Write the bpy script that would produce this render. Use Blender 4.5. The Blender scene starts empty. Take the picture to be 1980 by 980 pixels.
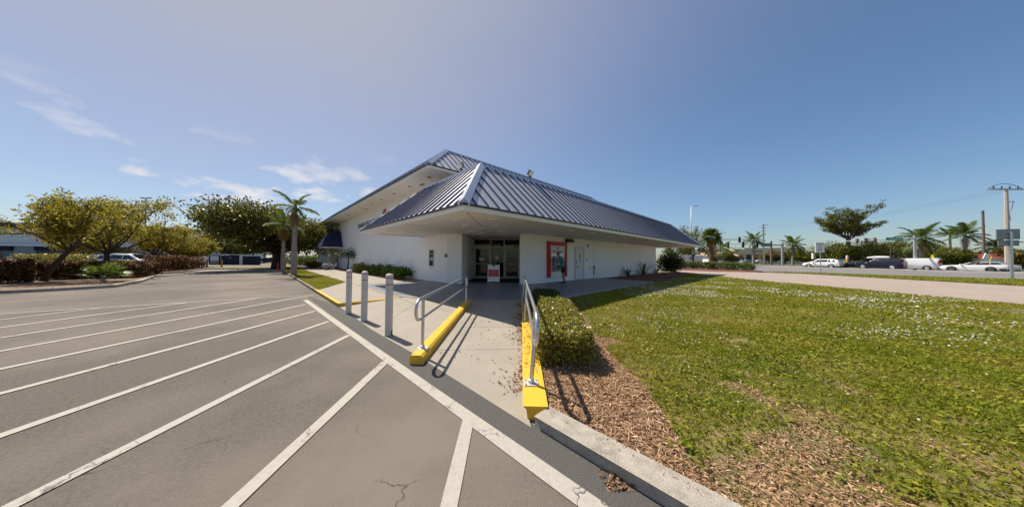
import bpy, math, random
import numpy as np
from mathutils import Vector, Matrix
R_ = math.radians
random.seed(7)
rng = np.random.default_rng(7)
scene = bpy.context.scene
COL = scene.collection

# ------------------------------------------------------------------ camera
FPX, CAMZ = 505.6, 1.52                     # focal length in pixels of the 1980 px wide photograph, eye height
SLOPE = 0.0064
ROLL = math.atan(SLOPE)
PITCH = math.atan((499.4 - 490) / FPX)
fw = Vector((0, math.cos(PITCH), math.sin(PITCH)))
up0 = Vector((0, -math.sin(PITCH), math.cos(PITCH)))
rt = Vector((1, 0, 0)) * math.cos(ROLL) + up0 * math.sin(ROLL)
up = Vector((-1, 0, 0)) * math.sin(ROLL) + up0 * math.cos(ROLL)
cam_d = bpy.data.cameras.new('camera'); cam = bpy.data.objects.new('camera', cam_d); COL.objects.link(cam)
cam_d.sensor_width = 36; cam_d.lens = 36 * FPX / 1980; cam_d.clip_start = 0.05; cam_d.clip_end = 6000
M = Matrix((rt, up, -fw)).transposed().to_4x4(); M.translation = (0, 0, CAMZ); cam.matrix_world = M
scene.camera = cam

def gz(px, py, z=0.0):
    d = fw + rt * ((px - 990) / FPX) + up * ((490 - py) / FPX)
    t = (z - CAMZ) / d.z
    return Vector((0, 0, CAMZ)) + d * t
def at(px, py, Y):
    d = fw + rt * ((px - 990) / FPX) + up * ((490 - py) / FPX)
    return Vector((0, 0, CAMZ)) + d * (Y / d.y)

# ------------------------------------------------------------------ sun and sky
SUN_AZ, SUN_EL = R_(-48.4), R_(55)
sv = Vector((math.sin(SUN_AZ) * math.cos(SUN_EL), math.cos(SUN_AZ) * math.cos(SUN_EL), math.sin(SUN_EL)))
sd = bpy.data.lights.new('sun', 'SUN'); sun = bpy.data.objects.new('sun', sd); COL.objects.link(sun)
sd.energy = 4.7; sd.angle = R_(0.6); sd.color = (1, 0.925, 0.80)
sun.rotation_euler = sv.to_track_quat('Z', 'Y').to_euler(); sun.location = (-40, 40, 60)
W = bpy.data.worlds.new('World'); scene.world = W; W.use_nodes = True
nt = W.node_tree; N = nt.nodes; L = nt.links; N.clear()
def wn(t, **k):
    n = N.new(t)
    for a, b in k.items(): setattr(n, a, b)
    return n
def wmath(op, a, b=None, c=None, clamp=False):
    n = N.new('ShaderNodeMath'); n.operation = op; n.use_clamp = clamp
    for i, v in enumerate((a, b, c)):
        if v is None: continue
        if isinstance(v, (int, float)): n.inputs[i].default_value = v
        else: L.new(v, n.inputs[i])
    return n.outputs[0]
sky = wn('ShaderNodeTexSky', sky_type='NISHITA', sun_disc=False, sun_elevation=SUN_EL, sun_rotation=SUN_AZ % (2 * math.pi),
         altitude=0, air_density=1.1, dust_density=0.6, ozone_density=6.0)
tc = wn('ShaderNodeTexCoord'); sep = wn('ShaderNodeSeparateXYZ'); L.new(tc.outputs['Generated'], sep.inputs[0])
# low cumulus: noise laid out on a flat layer overhead, so that it closes up towards the horizon
zc = wmath('MAXIMUM', sep.outputs[2], 0.0)
den = wmath('ADD', zc, 0.16)
cx = wmath('DIVIDE', sep.outputs[0], den); cy = wmath('DIVIDE', sep.outputs[1], den)
cmb = wn('ShaderNodeCombineXYZ'); L.new(cx, cmb.inputs[0]); L.new(cy, cmb.inputs[1])
nz = wn('ShaderNodeTexNoise'); nz.inputs['Scale'].default_value = 7.5; nz.inputs['Detail'].default_value = 7; nz.inputs['Roughness'].default_value = 0.5
mp = wn('ShaderNodeMapping'); mp.inputs['Location'].default_value = (3.1, 1.35, 0.4); mp.inputs['Scale'].default_value = (1, 1, 2.4); L.new(tc.outputs['Generated'], mp.inputs[0]); L.new(mp.outputs[0], nz.inputs['Vector'])
big = wn('ShaderNodeTexNoise'); big.inputs['Scale'].default_value = 2.6; big.inputs['Detail'].default_value = 1; L.new(mp.outputs[0], big.inputs['Vector'])
thr = wmath('ADD', nz.outputs[0], wmath('MULTIPLY', wmath('SUBTRACT', big.outputs[0], 0.5), 0.55))
band = wmath('MULTIPLY', wmath('SUBTRACT', 0.34, sep.outputs[2]), 7.0, clamp=True)
side = wmath('ADD', wmath('MULTIPLY', sep.outputs[0], -1.6), 0.1, clamp=True)
cl = wmath('MULTIPLY', wmath('MULTIPLY', wmath('SUBTRACT', thr, 0.59), 8.0, clamp=True), wmath('MULTIPLY', band, side))
cl = wmath('MULTIPLY', cl, wmath('MULTIPLY', sep.outputs[2], 14.0, clamp=True))
# thin bright veil round the sun
dotn = wn('ShaderNodeVectorMath', operation='DOT_PRODUCT'); L.new(tc.outputs['Generated'], dotn.inputs[0]); dotn.inputs[1].default_value = sv
veil = wmath('POWER', wmath('MAXIMUM', dotn.outputs['Value'], 0.0), 2.6)
vn = wn('ShaderNodeTexNoise'); vn.inputs['Scale'].default_value = 1.1; vn.inputs['Detail'].default_value = 4; L.new(cmb.outputs[0], vn.inputs['Vector'])
veil = wmath('MULTIPLY', veil, wmath('ADD', wmath('MULTIPLY', vn.outputs[0], 0.5), 0.52))
SKY_S = 0.097
sc_ = wn('ShaderNodeMix', data_type='RGBA', blend_type='MULTIPLY'); sc_.inputs['Factor'].default_value = 1
L.new(sky.outputs[0], sc_.inputs[6]); sc_.inputs[7].default_value = (SKY_S * .82, SKY_S * .84, SKY_S * .86, 1)
m1 = wn('ShaderNodeMix', data_type='RGBA'); L.new(wmath('MULTIPLY', veil, 1.15, clamp=True), m1.inputs['Factor']); L.new(sc_.outputs[2], m1.inputs[6]); m1.inputs[7].default_value = (0.345, 0.335, 0.375, 1)
m2 = wn('ShaderNodeMix', data_type='RGBA'); L.new(wmath('MULTIPLY', cl, 0.8), m2.inputs['Factor']); L.new(m1.outputs[2], m2.inputs[6]); m2.inputs[7].default_value = (0.66, 0.62, 0.61, 1)
bg = wn('ShaderNodeBackground'); L.new(m2.outputs[2], bg.inputs[0]); bg.inputs[1].default_value = 1.0
wo = wn('ShaderNodeOutputWorld'); L.new(bg.outputs[0], wo.inputs[0])
scene.view_settings.view_transform = 'Standard'; scene.view_settings.look = 'None'
scene.view_settings.exposure = 0.45; scene.view_settings.gamma = 1; scene.view_settings.use_curve_mapping = False
scene.cycles.use_denoising = True
scene.cycles.max_bounces = 10; scene.cycles.diffuse_bounces = 7; scene.cycles.transparent_max_bounces = 12

# ------------------------------------------------------------------ materials
def mat(name, c, c2=None, scale=4.0, rough=0.65, metal=0.0, bump=0.0, bscale=60.0, spec=0.4, lo=0.35, hi=0.65, det=6, rand=0.0, coat=0.0, c3=None, s3=0.6, lo3=.5, hi3=.62, bdet=4, emit=None, cracks=None):
    m = bpy.data.materials.new(name); m.use_nodes = True
    t = m.node_tree; n = t.nodes; l = t.links; b = n['Principled BSDF']
    b.inputs['Roughness'].default_value = rough; b.inputs['Metallic'].default_value = metal
    b.inputs['Specular IOR Level'].default_value = spec; b.inputs['Coat Weight'].default_value = coat
    g = n.new('ShaderNodeNewGeometry')
    col = n.new('ShaderNodeRGB'); col.outputs[0].default_value = (*c, 1); out = col.outputs[0]
    def blend(fac, a, cc):
        x = n.new('ShaderNodeMix'); x.data_type = 'RGBA'; l.new(fac, x.inputs['Factor']); l.new(a, x.inputs[6]); x.inputs[7].default_value = (*cc, 1); return x.outputs[2]
    def noise(s, d, a, bb, off=0):
        q = n.new('ShaderNodeTexNoise'); q.inputs['Scale'].default_value = s; q.inputs['Detail'].default_value = d; q.inputs['Roughness'].default_value = .62
        if off:
            mpp = n.new('ShaderNodeMapping'); mpp.inputs['Location'].default_value = (off, off * .7, 0); l.new(g.outputs['Position'], mpp.inputs[0]); l.new(mpp.outputs[0], q.inputs['Vector'])
        else: l.new(g.outputs['Position'], q.inputs['Vector'])
        r = n.new('ShaderNodeMapRange'); r.inputs[1].default_value = a; r.inputs[2].default_value = bb; l.new(q.outputs[0], r.inputs[0]); return r.outputs[0]
    if c2: out = blend(noise(scale, det, lo, hi), out, c2)
    if c3: out = blend(noise(s3, 5, lo3, hi3, 13.7), out, c3)
    if cracks:          # (cells per metre, width, colour)
        vo = n.new('ShaderNodeTexVoronoi'); vo.feature = 'DISTANCE_TO_EDGE'; vo.inputs['Scale'].default_value = cracks[0]
        wq = n.new('ShaderNodeTexNoise'); wq.inputs['Scale'].default_value = 9; wq.inputs['Detail'].default_value = 5; l.new(g.outputs['Position'], wq.inputs['Vector'])
        av = n.new('ShaderNodeVectorMath'); av.operation = 'MULTIPLY_ADD'; av.inputs[1].default_value = (.16, .16, .16); l.new(wq.outputs['Color'], av.inputs[0]); l.new(g.outputs['Position'], av.inputs[2]); l.new(av.outputs[0], vo.inputs['Vector'])
        r = n.new('ShaderNodeMapRange'); r.inputs[1].default_value = cracks[1]; r.inputs[2].default_value = cracks[1] * .3; l.new(vo.outputs['Distance'], r.inputs[0])
        mk = noise(1.3, 3, cracks[3], cracks[3] + .08, 5.1); mu = n.new('ShaderNodeMath'); mu.operation = 'MULTIPLY'; l.new(r.outputs[0], mu.inputs[0]); l.new(mk, mu.inputs[1])
        out = blend(mu.outputs[0], out, cracks[2])
    if rand:
        h = n.new('ShaderNodeHueSaturation'); ri = n.new('ShaderNodeObjectInfo'); r = n.new('ShaderNodeMapRange')
        r.inputs[3].default_value = 1 - rand; r.inputs[4].default_value = 1 + rand; l.new(ri.outputs['Random'], r.inputs[0]); l.new(r.outputs[0], h.inputs['Value']); l.new(out, h.inputs['Color']); out = h.outputs[0]
    l.new(out, b.inputs['Base Color'])
    if bump:
        q = n.new('ShaderNodeTexNoise'); q.inputs['Scale'].default_value = bscale; q.inputs['Detail'].default_value = bdet; l.new(g.outputs['Position'], q.inputs['Vector'])
        bp = n.new('ShaderNodeBump'); bp.inputs['Strength'].default_value = bump; bp.inputs['Distance'].default_value = 0.02; l.new(q.outputs[0], bp.inputs['Height']); l.new(bp.outputs[0], b.inputs['Normal'])
    if emit:
        b.inputs['Emission Color'].default_value = (*emit[0], 1); b.inputs['Emission Strength'].default_value = emit[1]
    return m
def leafmat(name, c, c2, trans=0.35, rough=0.5, c3=None, patch=None, ps=.8):
    m = bpy.data.materials.new(name); m.use_nodes = True
    t = m.node_tree; n = t.nodes; l = t.links; b = n['Principled BSDF']
    b.inputs['Roughness'].default_value = rough; b.inputs['Specular IOR Level'].default_value = 0.35
    g = n.new('ShaderNodeNewGeometry'); ramp = n.new('ShaderNodeValToRGB'); e = ramp.color_ramp.elements
    e[0].color = (*c, 1); e[1].color = (*c2, 1)
    if c3: x = e.new(0.9); x.color = (*c2, 1); e[-1].color = (*c3, 1)
    l.new(g.outputs['Random Per Island'], ramp.inputs[0]); l.new(ramp.outputs[0], b.inputs['Base Color'])
    src = ramp.outputs[0]
    if patch:
        q = n.new('ShaderNodeTexNoise'); q.inputs['Scale'].default_value = ps; q.inputs['Detail'].default_value = 4; l.new(g.outputs['Position'], q.inputs['Vector'])
        r = n.new('ShaderNodeMapRange'); r.inputs[1].default_value = .45; r.inputs[2].default_value = .68; r.inputs[4].default_value = .85; l.new(q.outputs[0], r.inputs[0])
        x = n.new('ShaderNodeMix'); x.data_type = 'RGBA'; l.new(r.outputs[0], x.inputs['Factor']); l.new(src, x.inputs[6]); x.inputs[7].default_value = (*patch, 1); src = x.outputs[2]; l.new(src, b.inputs['Base Color'])
    tr = n.new('ShaderNodeBsdfTranslucent'); hs = n.new('ShaderNodeHueSaturation'); hs.inputs['Value'].default_value = 1.5; hs.inputs['Hue'].default_value = .485
    l.new(src, hs.inputs['Color']); l.new(hs.outputs[0], tr.inputs[0])
    mx = n.new('ShaderNodeMixShader'); mx.inputs[0].default_value = trans; l.new(b.outputs[0], mx.inputs[1]); l.new(tr.outputs[0], mx.inputs[2])
    l.new(mx.outputs[0], n['Material Output'].inputs[0])
    return m
def glassmat(name, tint, dark=0.5, rough=0.02):
    m = bpy.data.materials.new(name); m.use_nodes = True
    t = m.node_tree; n = t.nodes; l = t.links; n.remove(n['Principled BSDF'])
    a = n.new('ShaderNodeBsdfTransparent'); a.inputs[0].default_value = (*tint, 1)
    gl = n.new('ShaderNodeBsdfGlossy'); gl.inputs['Roughness'].default_value = rough; gl.inputs[0].default_value = (.9, .93, .95, 1)
    fr = n.new('ShaderNodeFresnel'); fr.inputs[0].default_value = 1.5
    x = n.new('ShaderNodeMath'); x.operation = 'ADD'; x.inputs[1].default_value = dark; x.use_clamp = True; l.new(fr.outputs[0], x.inputs[0])
    mx = n.new('ShaderNodeMixShader'); l.new(x.outputs[0], mx.inputs[0]); l.new(a.outputs[0], mx.inputs[1]); l.new(gl.outputs[0], mx.inputs[2]); l.new(mx.outputs[0], n['Material Output'].inputs[0])
    return m

# ------------------------------------------------------------------ mesh helpers
def mkobj(name, mesh, parent=None, mw=None):
    o = bpy.data.objects.new(name, mesh); COL.objects.link(o)
    if parent: o.parent = parent
    if mw is not None: o.matrix_local = mw
    return o
def tag(o, label=None, cat=None, group=None, kind=None):
    if label: o['label'] = label
    if cat: o['category'] = cat
    if group: o['group'] = group
    if kind: o['kind'] = kind
    return o
def thing(name, label, cat, loc=(0, 0, 0), rz=0.0, group=None):
    o = bpy.data.objects.new(name, None); COL.objects.link(o); o.empty_display_size = .2
    o.location = loc; o.rotation_euler = (0, 0, rz)
    return tag(o, label, cat, group)
class MB:
    def __init__(s): s.v = []; s.f = []; s.mi = []; s.cur = 0
    def _add(s, vs, fs):
        k = len(s.v); s.v += [tuple(p) for p in vs]; s.f += [tuple(i + k for i in f) for f in fs]; s.mi += [s.cur] * len(fs); return s
    def box(s, x0, x1, y0, y1, z0, z1, mw=None):
        vs = [Vector((x, y, z)) for z in (z0, z1) for y in (y0, y1) for x in (x0, x1)]
        if mw is not None: vs = [mw @ p for p in vs]
        return s._add(vs, [(0, 2, 3, 1), (4, 5, 7, 6), (0, 1, 5, 4), (2, 6, 7, 3), (0, 4, 6, 2), (1, 3, 7, 5)])
    def cbox(s, x0, x1, y0, y1, z0, z1, c, mw=None):     # box with its four vertical edges chamfered
        return s.prism([(x0 + c, y0), (x1 - c, y0), (x1, y0 + c), (x1, y1 - c), (x1 - c, y1), (x0 + c, y1), (x0, y1 - c), (x0, y0 + c)], z0, z1, mw)
    def prism(s, pts, z0, z1, mw=None):                   # pts counter-clockwise
        n = len(pts); f = (lambda z: z) if callable(z0) else None
        vs = [Vector((p[0], p[1], z0)) for p in pts] + [Vector((p[0], p[1], z1)) for p in pts]
        if mw is not None: vs = [mw @ p for p in vs]
        return s._add(vs, [tuple(range(n))[::-1], tuple(range(n, 2 * n))] + [(i, (i + 1) % n, (i + 1) % n + n, i + n) for i in range(n)])
    def poly(s, pts): return s._add(pts, [tuple(range(len(pts)))])
    def slab(s, pts, th):                                 # 3-D polygon given a thickness downwards
        n = len(pts); a = [Vector(p) for p in pts]; b = [p - Vector((0, 0, th)) for p in a]
        return s._add(b + a, [tuple(range(n))[::-1], tuple(range(n, 2 * n))] + [(i, (i + 1) % n, (i + 1) % n + n, i + n) for i in range(n)])
    def tube(s, path, r, n=8, caps=True):
        path = [Vector(p) for p in path]; m = len(path); rr = r if isinstance(r, (list, tuple)) else [r] * m
        rings = []; ref = None
        for i, p in enumerate(path):
            t = (path[min(i + 1, m - 1)] - path[max(i - 1, 0)]).normalized()
            if ref is None:
                ref = Vector((0, 0, 1)) if abs(t.z) < .9 else Vector((1, 0, 0))
            a = t.cross(ref).normalized(); b = a.cross(t).normalized(); ref = b
            rings.append([p + (a * math.cos(2 * math.pi * j / n) + b * math.sin(2 * math.pi * j / n)) * rr[i] for j in range(n)])
        fs = [(i * n + j, i * n + j + n, i * n + (j + 1) % n + n, i * n + (j + 1) % n) for i in range(m - 1) for j in range(n)]
        if caps: fs += [tuple(range(n)), tuple(range((m - 1) * n, m * n))[::-1]]
        return s._add([v for r_ in rings for v in r_], fs)
    def lathe(s, prof, n=16, c=(0, 0, 0), mw=None):
        vs = []; m = len(prof)
        for r, z in prof: vs += [Vector((c[0] + r * math.cos(2 * math.pi * j / n), c[1] + r * math.sin(2 * math.pi * j / n), c[2] + z)) for j in range(n)]
        if mw is not None: vs = [mw @ p for p in vs]
        fs = [(i * n + j, i * n + (j + 1) % n, i * n + (j + 1) % n + n, i * n + j + n) for i in range(m - 1) for j in range(n)]
        fs += [tuple(range(n))[::-1], tuple(range((m - 1) * n, m * n))]
        return s._add(vs, fs)
    def mesh(s, name, mats, smooth=False):
        me = bpy.data.meshes.new(name); me.from_pydata(s.v, [], s.f)
        for q in (mats if isinstance(mats, (list, tuple)) else [mats]): me.materials.append(q)
        if len(me.materials) > 1: me.polygons.foreach_set('material_index', s.mi)
        if smooth:
            me.polygons.foreach_set('use_smooth', [True] * len(me.polygons))
            if smooth is not True: me.set_sharp_from_angle(angle=R_(smooth))
        me.update(); return me
    def build(s, name, mats, parent=None, smooth=False, mw=None, bevel=0):
        o = mkobj(name, s.mesh(name, mats, smooth), parent, mw)
        if bevel:
            b = o.modifiers.new('bevel', 'BEVEL'); b.width = bevel; b.segments = 2; b.limit_method = 'ANGLE'
        return o
def fast_mesh(name, verts, faces, m):      # numpy arrays, all faces with the same corner count
    me = bpy.data.meshes.new(name); k = faces.shape[1]; nf = len(faces)
    me.vertices.add(len(verts)); me.vertices.foreach_set('co', verts.astype(np.float32).ravel())
    me.loops.add(nf * k); me.loops.foreach_set('vertex_index', faces.astype(np.int32).ravel())
    me.polygons.add(nf); me.polygons.foreach_set('loop_start', np.arange(nf, dtype=np.int32) * k)
    me.materials.append(m); me.update(calc_edges=True); return me
def leaves(cent, size, aspect=0.5, droop=0.0, flat=0.0, fold=True):
    """one diamond leaf of two triangles for each centre, folded along its midrib, turned at random"""
    n = len(cent); size = np.broadcast_to(np.asarray(size, float), (n,))
    d = rng.normal(size=(n, 3)); d[:, 2] = d[:, 2] * (1 - flat) - droop; d /= np.linalg.norm(d, axis=1)[:, None]
    w = rng.normal(size=(n, 3)); w[:, 2] *= (1 - flat); w -= d * (w * d).sum(1)[:, None]; w /= np.linalg.norm(w, axis=1)[:, None] + 1e-9
    nn = np.cross(d, w); s = size[:, None]
    a = cent - d * s * .5; b = cent + d * s * .5
    c1 = cent + w * s * aspect * .5 + nn * s * .1; c2 = cent - w * s * aspect * .5 + nn * s * .1
    v = np.stack([a, c1, b, c2], 1).reshape(-1, 3)
    i = np.arange(n)[:, None] * 4
    return v, i + np.array([[0, 1, 2, 3]])
def sheet(name, pts, z, m, parent=None, kind='structure'):
    b = MB(); b.poly([(p[0], p[1], p[2] if len(p) > 2 and z is None else z) for p in pts])
    o = b.build(name, m, parent)
    if parent is None: tag(o, kind=kind)
    return o
def text(name, s, size, m, parent, mw, depth=0.01, align='CENTER', sx=1.0, bold=False):
    cu = bpy.data.curves.new(name, 'FONT'); cu.body = s; cu.size = size; cu.extrude = depth; cu.align_x = align; cu.align_y = 'CENTER'; cu.space_character = 1.05
    if bold: cu.offset = size * 0.018
    t = bpy.data.objects.new(name, cu); COL.objects.link(t)
    dg = bpy.context.evaluated_depsgraph_get(); me = bpy.data.meshes.new_from_object(t.evaluated_get(dg)); bpy.data.objects.remove(t); bpy.data.curves.remove(cu)
    me.transform(Matrix.Diagonal((sx, 1, 1, 1))); me.materials.clear(); me.materials.append(m)
    return mkobj(name, me, parent, mw)
def inpoly(x, y, poly):
    inside = np.zeros(len(x), bool); n = len(poly)
    for i in range(n):
        x1, y1 = poly[i][0], poly[i][1]; x2, y2 = poly[(i + 1) % n][0], poly[(i + 1) % n][1]
        c = ((y1 > y) != (y2 > y)); inside ^= c & (x < (x2 - x1) * (y - y1) / ((y2 - y1) if y2 != y1 else 1e-9) + x1)
    return inside
# the bank's own axes: u runs along the wall with the cash machine, v along the tall wall with the lettering
BA = math.atan2(505.6, 525.0); C0 = Vector((-1.3, 6.94, 0))
dR = Vector((math.cos(BA), math.sin(BA), 0)); dL = Vector((-math.sin(BA), math.cos(BA), 0))
def B(u, v, z=0.0): return C0 + dR * u + dL * v + Vector((0, 0, z))
# ------------------------------------------------------------------ shared materials
M_asph = mat('asphalt', (.155, .132, .110), (.088, .076, .066), scale=34, rough=.85, bump=.55, bscale=120, lo=.35, hi=.68, c3=(.205, .172, .140), s3=.28, lo3=.42, hi3=.66, spec=.25, cracks=(1.3, .009, (.06, .053, .047), .57))
M_asph2 = mat('asphalt_patch', (.085, .080, .077), (.12, .112, .105), scale=70, rough=.85, bump=.6, bscale=140, spec=.25)
M_road = mat('road_asphalt', (.20, .19, .18), (.16, .15, .145), scale=6, rough=.85, c3=(.24, .22, .21), s3=.1)
M_paint = mat('road_paint', (.43, .395, .34), (.36, .33, .285), scale=26, rough=.75, bump=.3, bscale=150, lo=.42, hi=.75, c3=(.25, .235, .22), s3=17, lo3=.70, hi3=.78, cracks=(5.5, .035, (.10, .09, .08), .50))
M_conc = mat('concrete', (.345, .305, .25), (.305, .268, .22), scale=1.6, rough=.85, bump=.25, bscale=170, c3=(.29, .255, .215), s3=.9, lo3=.56, hi3=.8)
M_conc2 = mat('kerb_concrete', (.46, .41, .34), (.33, .29, .24), scale=9, rough=.9, bump=.6, bscale=110, c3=(.20, .18, .155), s3=5, lo3=.58, hi3=.76)
M_pink = mat('drive_concrete', (.36, .285, .235), (.315, .25, .205), scale=.8, rough=.85, bump=.2, bscale=90, c3=(.36, .30, .265), s3=.25, lo3=.5, hi3=.75)
M_slab = mat('painted_slab', (.20, .215, .245), (.155, .168, .195), scale=1.3, rough=.42, bump=.10, bscale=60, spec=.5, c3=(.25, .26, .28), s3=3, lo3=.62, hi3=.8)
M_yel = mat('yellow_paint', (.78, .46, .030), (.70, .40, .025), scale=7, rough=.6, bump=.35, bscale=70, c3=(.33, .22, .06), s3=14, lo3=.66, hi3=.74)
M_soil = mat('mulch_soil', (.26, .165, .10), (.15, .09, .055), scale=14, rough=.95, bump=.9, bscale=60, c3=(.27, .185, .12), s3=2.5)
M_lawn = mat('lawn_soil', (.16, .145, .030), (.24, .17, .08), scale=3.2, rough=.95, bump=.9, bscale=45, lo=.42, hi=.6, c3=(.075, .105, .025), s3=.8)
M_dry = mat('dry_ground', (.16, .15, .08), (.20, .17, .11), scale=.2, rough=.95)
M_redm = mat('red_mulch', (.24, .085, .055), (.13, .045, .03), scale=20, rough=.95, bump=.9, bscale=45)
M_joint = mat('joint_fill', (.16, .145, .125), rough=.95)

# ------------------------------------------------------------------ ground, car park, road
sheet('ground', [(-1500, -1500), (1500, -1500), (1500, 1500), (-1500, 1500)], -.05, M_dry)
lot = sheet('parking_lot', [B(-140, -60), B(-1.9, -60), B(-1.9, 46), B(3, 46), B(3, 60), B(-140, 60)], 0.0, M_asph)
sheet('asphalt_strip', [B(-2.26, -14), B(-2.04, -14), B(-2.06, 3.5), B(-2.55, 7.2)], .003, M_asph2, lot)
def stripe(a, b, w, ext=0):
    a = Vector((a[0], a[1], 0)); b = Vector((b[0], b[1], 0)); t = (b - a).normalized(); s = Vector((-t.y, t.x, 0)) * w * .5
    k = 14; left = []; right = []
    for i in range(k + 1):                       # slightly ragged edges
        p = a + (b - a) * (i / k); left.append(p + s * random.uniform(.93, 1.06)); right.append(p - s * random.uniform(.93, 1.06))
    return [tuple(p) for p in right] + [tuple(p) for p in left[::-1]]
W_Z = .006
sheet('parking_stripe', stripe(gz(590, 580), B(-2.17, -12), .135), W_Z, M_paint, lot)
E1 = gz(590, 580); EDIR = (gz(0, 606) - gz(560, 572)).normalized()
sheet('parking_stripe', stripe(gz(583, 571.5), gz(583, 571.5) + EDIR * 16, .11), W_Z + .003, M_paint, lot)
tops = [gz(905, 812), gz(744, 701), gz(673, 649), gz(634, 622), gz(608, 602), gz(590, 589)]
ends = [-.37, -1.70, -3.02, -4.28, -5.62, -6.88]
for t, ex in zip(tops, ends):
    k = (ex - t.x) / (t.y - 1.62) if t.y > 3 else .03
    k = max(-.06, min(.06, k)); sheet('parking_stripe', stripe(t + Vector((0, .03, 0)), (t.x + k * (t.y + 7), -7), .105), W_Z + .002, M_paint, lot)
for i in range(7):
    x = -7.95 - i * 1.33; p = gz(583, 571.5) + EDIR * ((gz(583, 571.5).x - x) / -EDIR.x)
    sheet('parking_stripe', stripe((x, p.y - .02), (x - .3, -7), .105), W_Z + .002, M_paint, lot)
# an access lane of paler concrete across the far end of the car park
sheet('concrete_lane', [B(-60, 33), B(-2.4, 33), B(-2.4, 38), B(-60, 40)], .004, M_conc, lot)

# ------------------------------------------------------------------ kerbs
def kerb(name, a, b, w, h, m, z0=-.03, taper=None):
    a = Vector(a); b = Vector(b); t = (b - a); Lk = t.length; t.normalize(); s = Vector((-t.y, t.x, 0))
    k = max(2, int(Lk / .5)); v = []; f = []
    for i in range(k + 1):
        p = a + t * (Lk * i / k); hh = h if taper is None else h + (taper - h) * i / k
        j = random.uniform(-.004, .004)
        for (x, z) in ((0, z0), (.012 + j, hh - .03), (.045 + j, hh), (w - .02, hh), (w, hh - .02), (w, z0)): v.append(p + s * x + Vector((0, 0, z if z != z0 else z0)))
    for i in range(k):
        for j in range(5): f.append((i * 6 + j, i * 6 + j + 1, i * 6 + j + 7, i * 6 + j + 6))
    f += [tuple(range(6))[::-1], tuple(range(k * 6, k * 6 + 6))]
    mb = MB(); mb._add(v, f); return tag(mb.build(name, m, smooth=40), kind='structure')
kerb('kerb', B(-1.90, -4.33), B(-1.90, -14), -.16, .105, M_conc2)
kerb('kerb', B(-2.1, 8.25), B(-2.1, 37), -.15, .115, M_conc2)
kerb('yellow_kerb', B(-2.1, 3.55), B(-2.1, 8.25), -.15, .115, M_yel)
kerb('yellow_kerb', B(-2.08, 3.53), B(-.32, 3.42), .14, .112, M_yel, taper=.128)
yl0, yl1 = gz(806, 704), gz(906, 590, .1)
kerb('yellow_kerb', yl0 + Vector((.10, -.02, 0)), (-1.27, 8.25, 0), .20, .135, M_yel, taper=.20)
kerb('yellow_kerb', (.16, 2.50, 0), (.36, 8.2, 0), -.17, .125, M_yel, taper=.19)
# ------------------------------------------------------------------ walks
# the sloping apron and the ramp: poured bays with open joints over a dark bed
uY = lambda X, u: C0.y + (u - (X - C0.x) * dR.x) / dR.y
P1, P2, P3, P4 = B(-2.1, 3.5), B(-2.1, -4.32), Vector((.26, 4.84, 0)), B(-.3, 3.5)
def apz(p):
    u = (p - C0).dot(dR); return .006 + .114 * max(0, min(1, (u + 2.1) / 1.8))
def rpz(p): return .006 + .0283 * ((p - C0).dot(dR) + 2.1)
_b = MB(); _z = lambda p, z: (p.x, p.y, z)
Kc = Vector((-1.42, 6.72, 0))
_b.poly([_z(P1, -.02), _z(Vector((-1.42, uY(-1.42, -2.1), 0)), -.02), _z(Kc, .092), _z(P4, .092)]); _b.poly([_z(P4, .092), _z(Kc, .092), (-1.42, 8.9, .092), _z(B(.5, 3.45), .092)])
_b.poly([_z(q, rpz(q) - .022) for q in (B(-2.1, -4.32), Vector((.17, 2.6, 0)), Vector((.40, 8.9, 0)), Vector((-1.42, 8.9, 0)), Vector((-1.42, uY(-1.42, -2.1), 0)))])
apron = tag(_b.build('ramp_apron', M_joint), kind='structure')
def bay(pts, par, name='paving_bay', m=M_conc, th=.03, zf=apz, gap=.006):
    c = sum((Vector(p) for p in pts), Vector()) / len(pts); out = []
    for p in pts:
        p = Vector(p); d = c - p; d.z = 0; q = p + d.normalized() * gap * 1.4; q.z = zf(q); out.append(q)
    mb = MB(); mb.slab(out, th); return mb.build(name, m, par)
def rl(Y): return Vector((-1.40, Y, 0)) if Y > 3.7 else Vector((-1.40, Y, 0))
def rr(Y): return Vector((.17 + (Y - 2.5) * .034, Y, 0))
# ramp bays between the two yellow kerbs
bay([B(-2.1, -4.32), rr(2.62), rr(4.30), rl(4.30), Vector((-1.40, uY(-1.40, -2.1), 0))], apron, zf=rpz)
bay([rl(4.30), rr(4.30), rr(5.6), rl(5.6)], apron, zf=rpz)
bay([rl(5.6), rr(5.6), rr(7.2), rl(7.2)], apron, zf=rpz)
bay([rl(7.2), rr(7.2), rr(8.9), rl(8.9)], apron, zf=rpz)
# apron bays on the far side of the left yellow kerb
kL = Vector((-1.42, 0, 0))
J1, J2 = gz(722, 640), gz(800, 588, .11)
bay([B(-2.1, 3.5), J1, J2, B(-.3, 3.45)], apron)
bay([J1, Vector((-1.42, uY(-1.42, -2.1), 0)), Vector((-1.42, 6.72, 0)), J2], apron)
bay([B(-.3, 3.45), J2, Vector((-1.42, 6.72, 0)), Vector((-1.42, 8.9, 0)), B(.5, 3.45)], apron)
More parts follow.
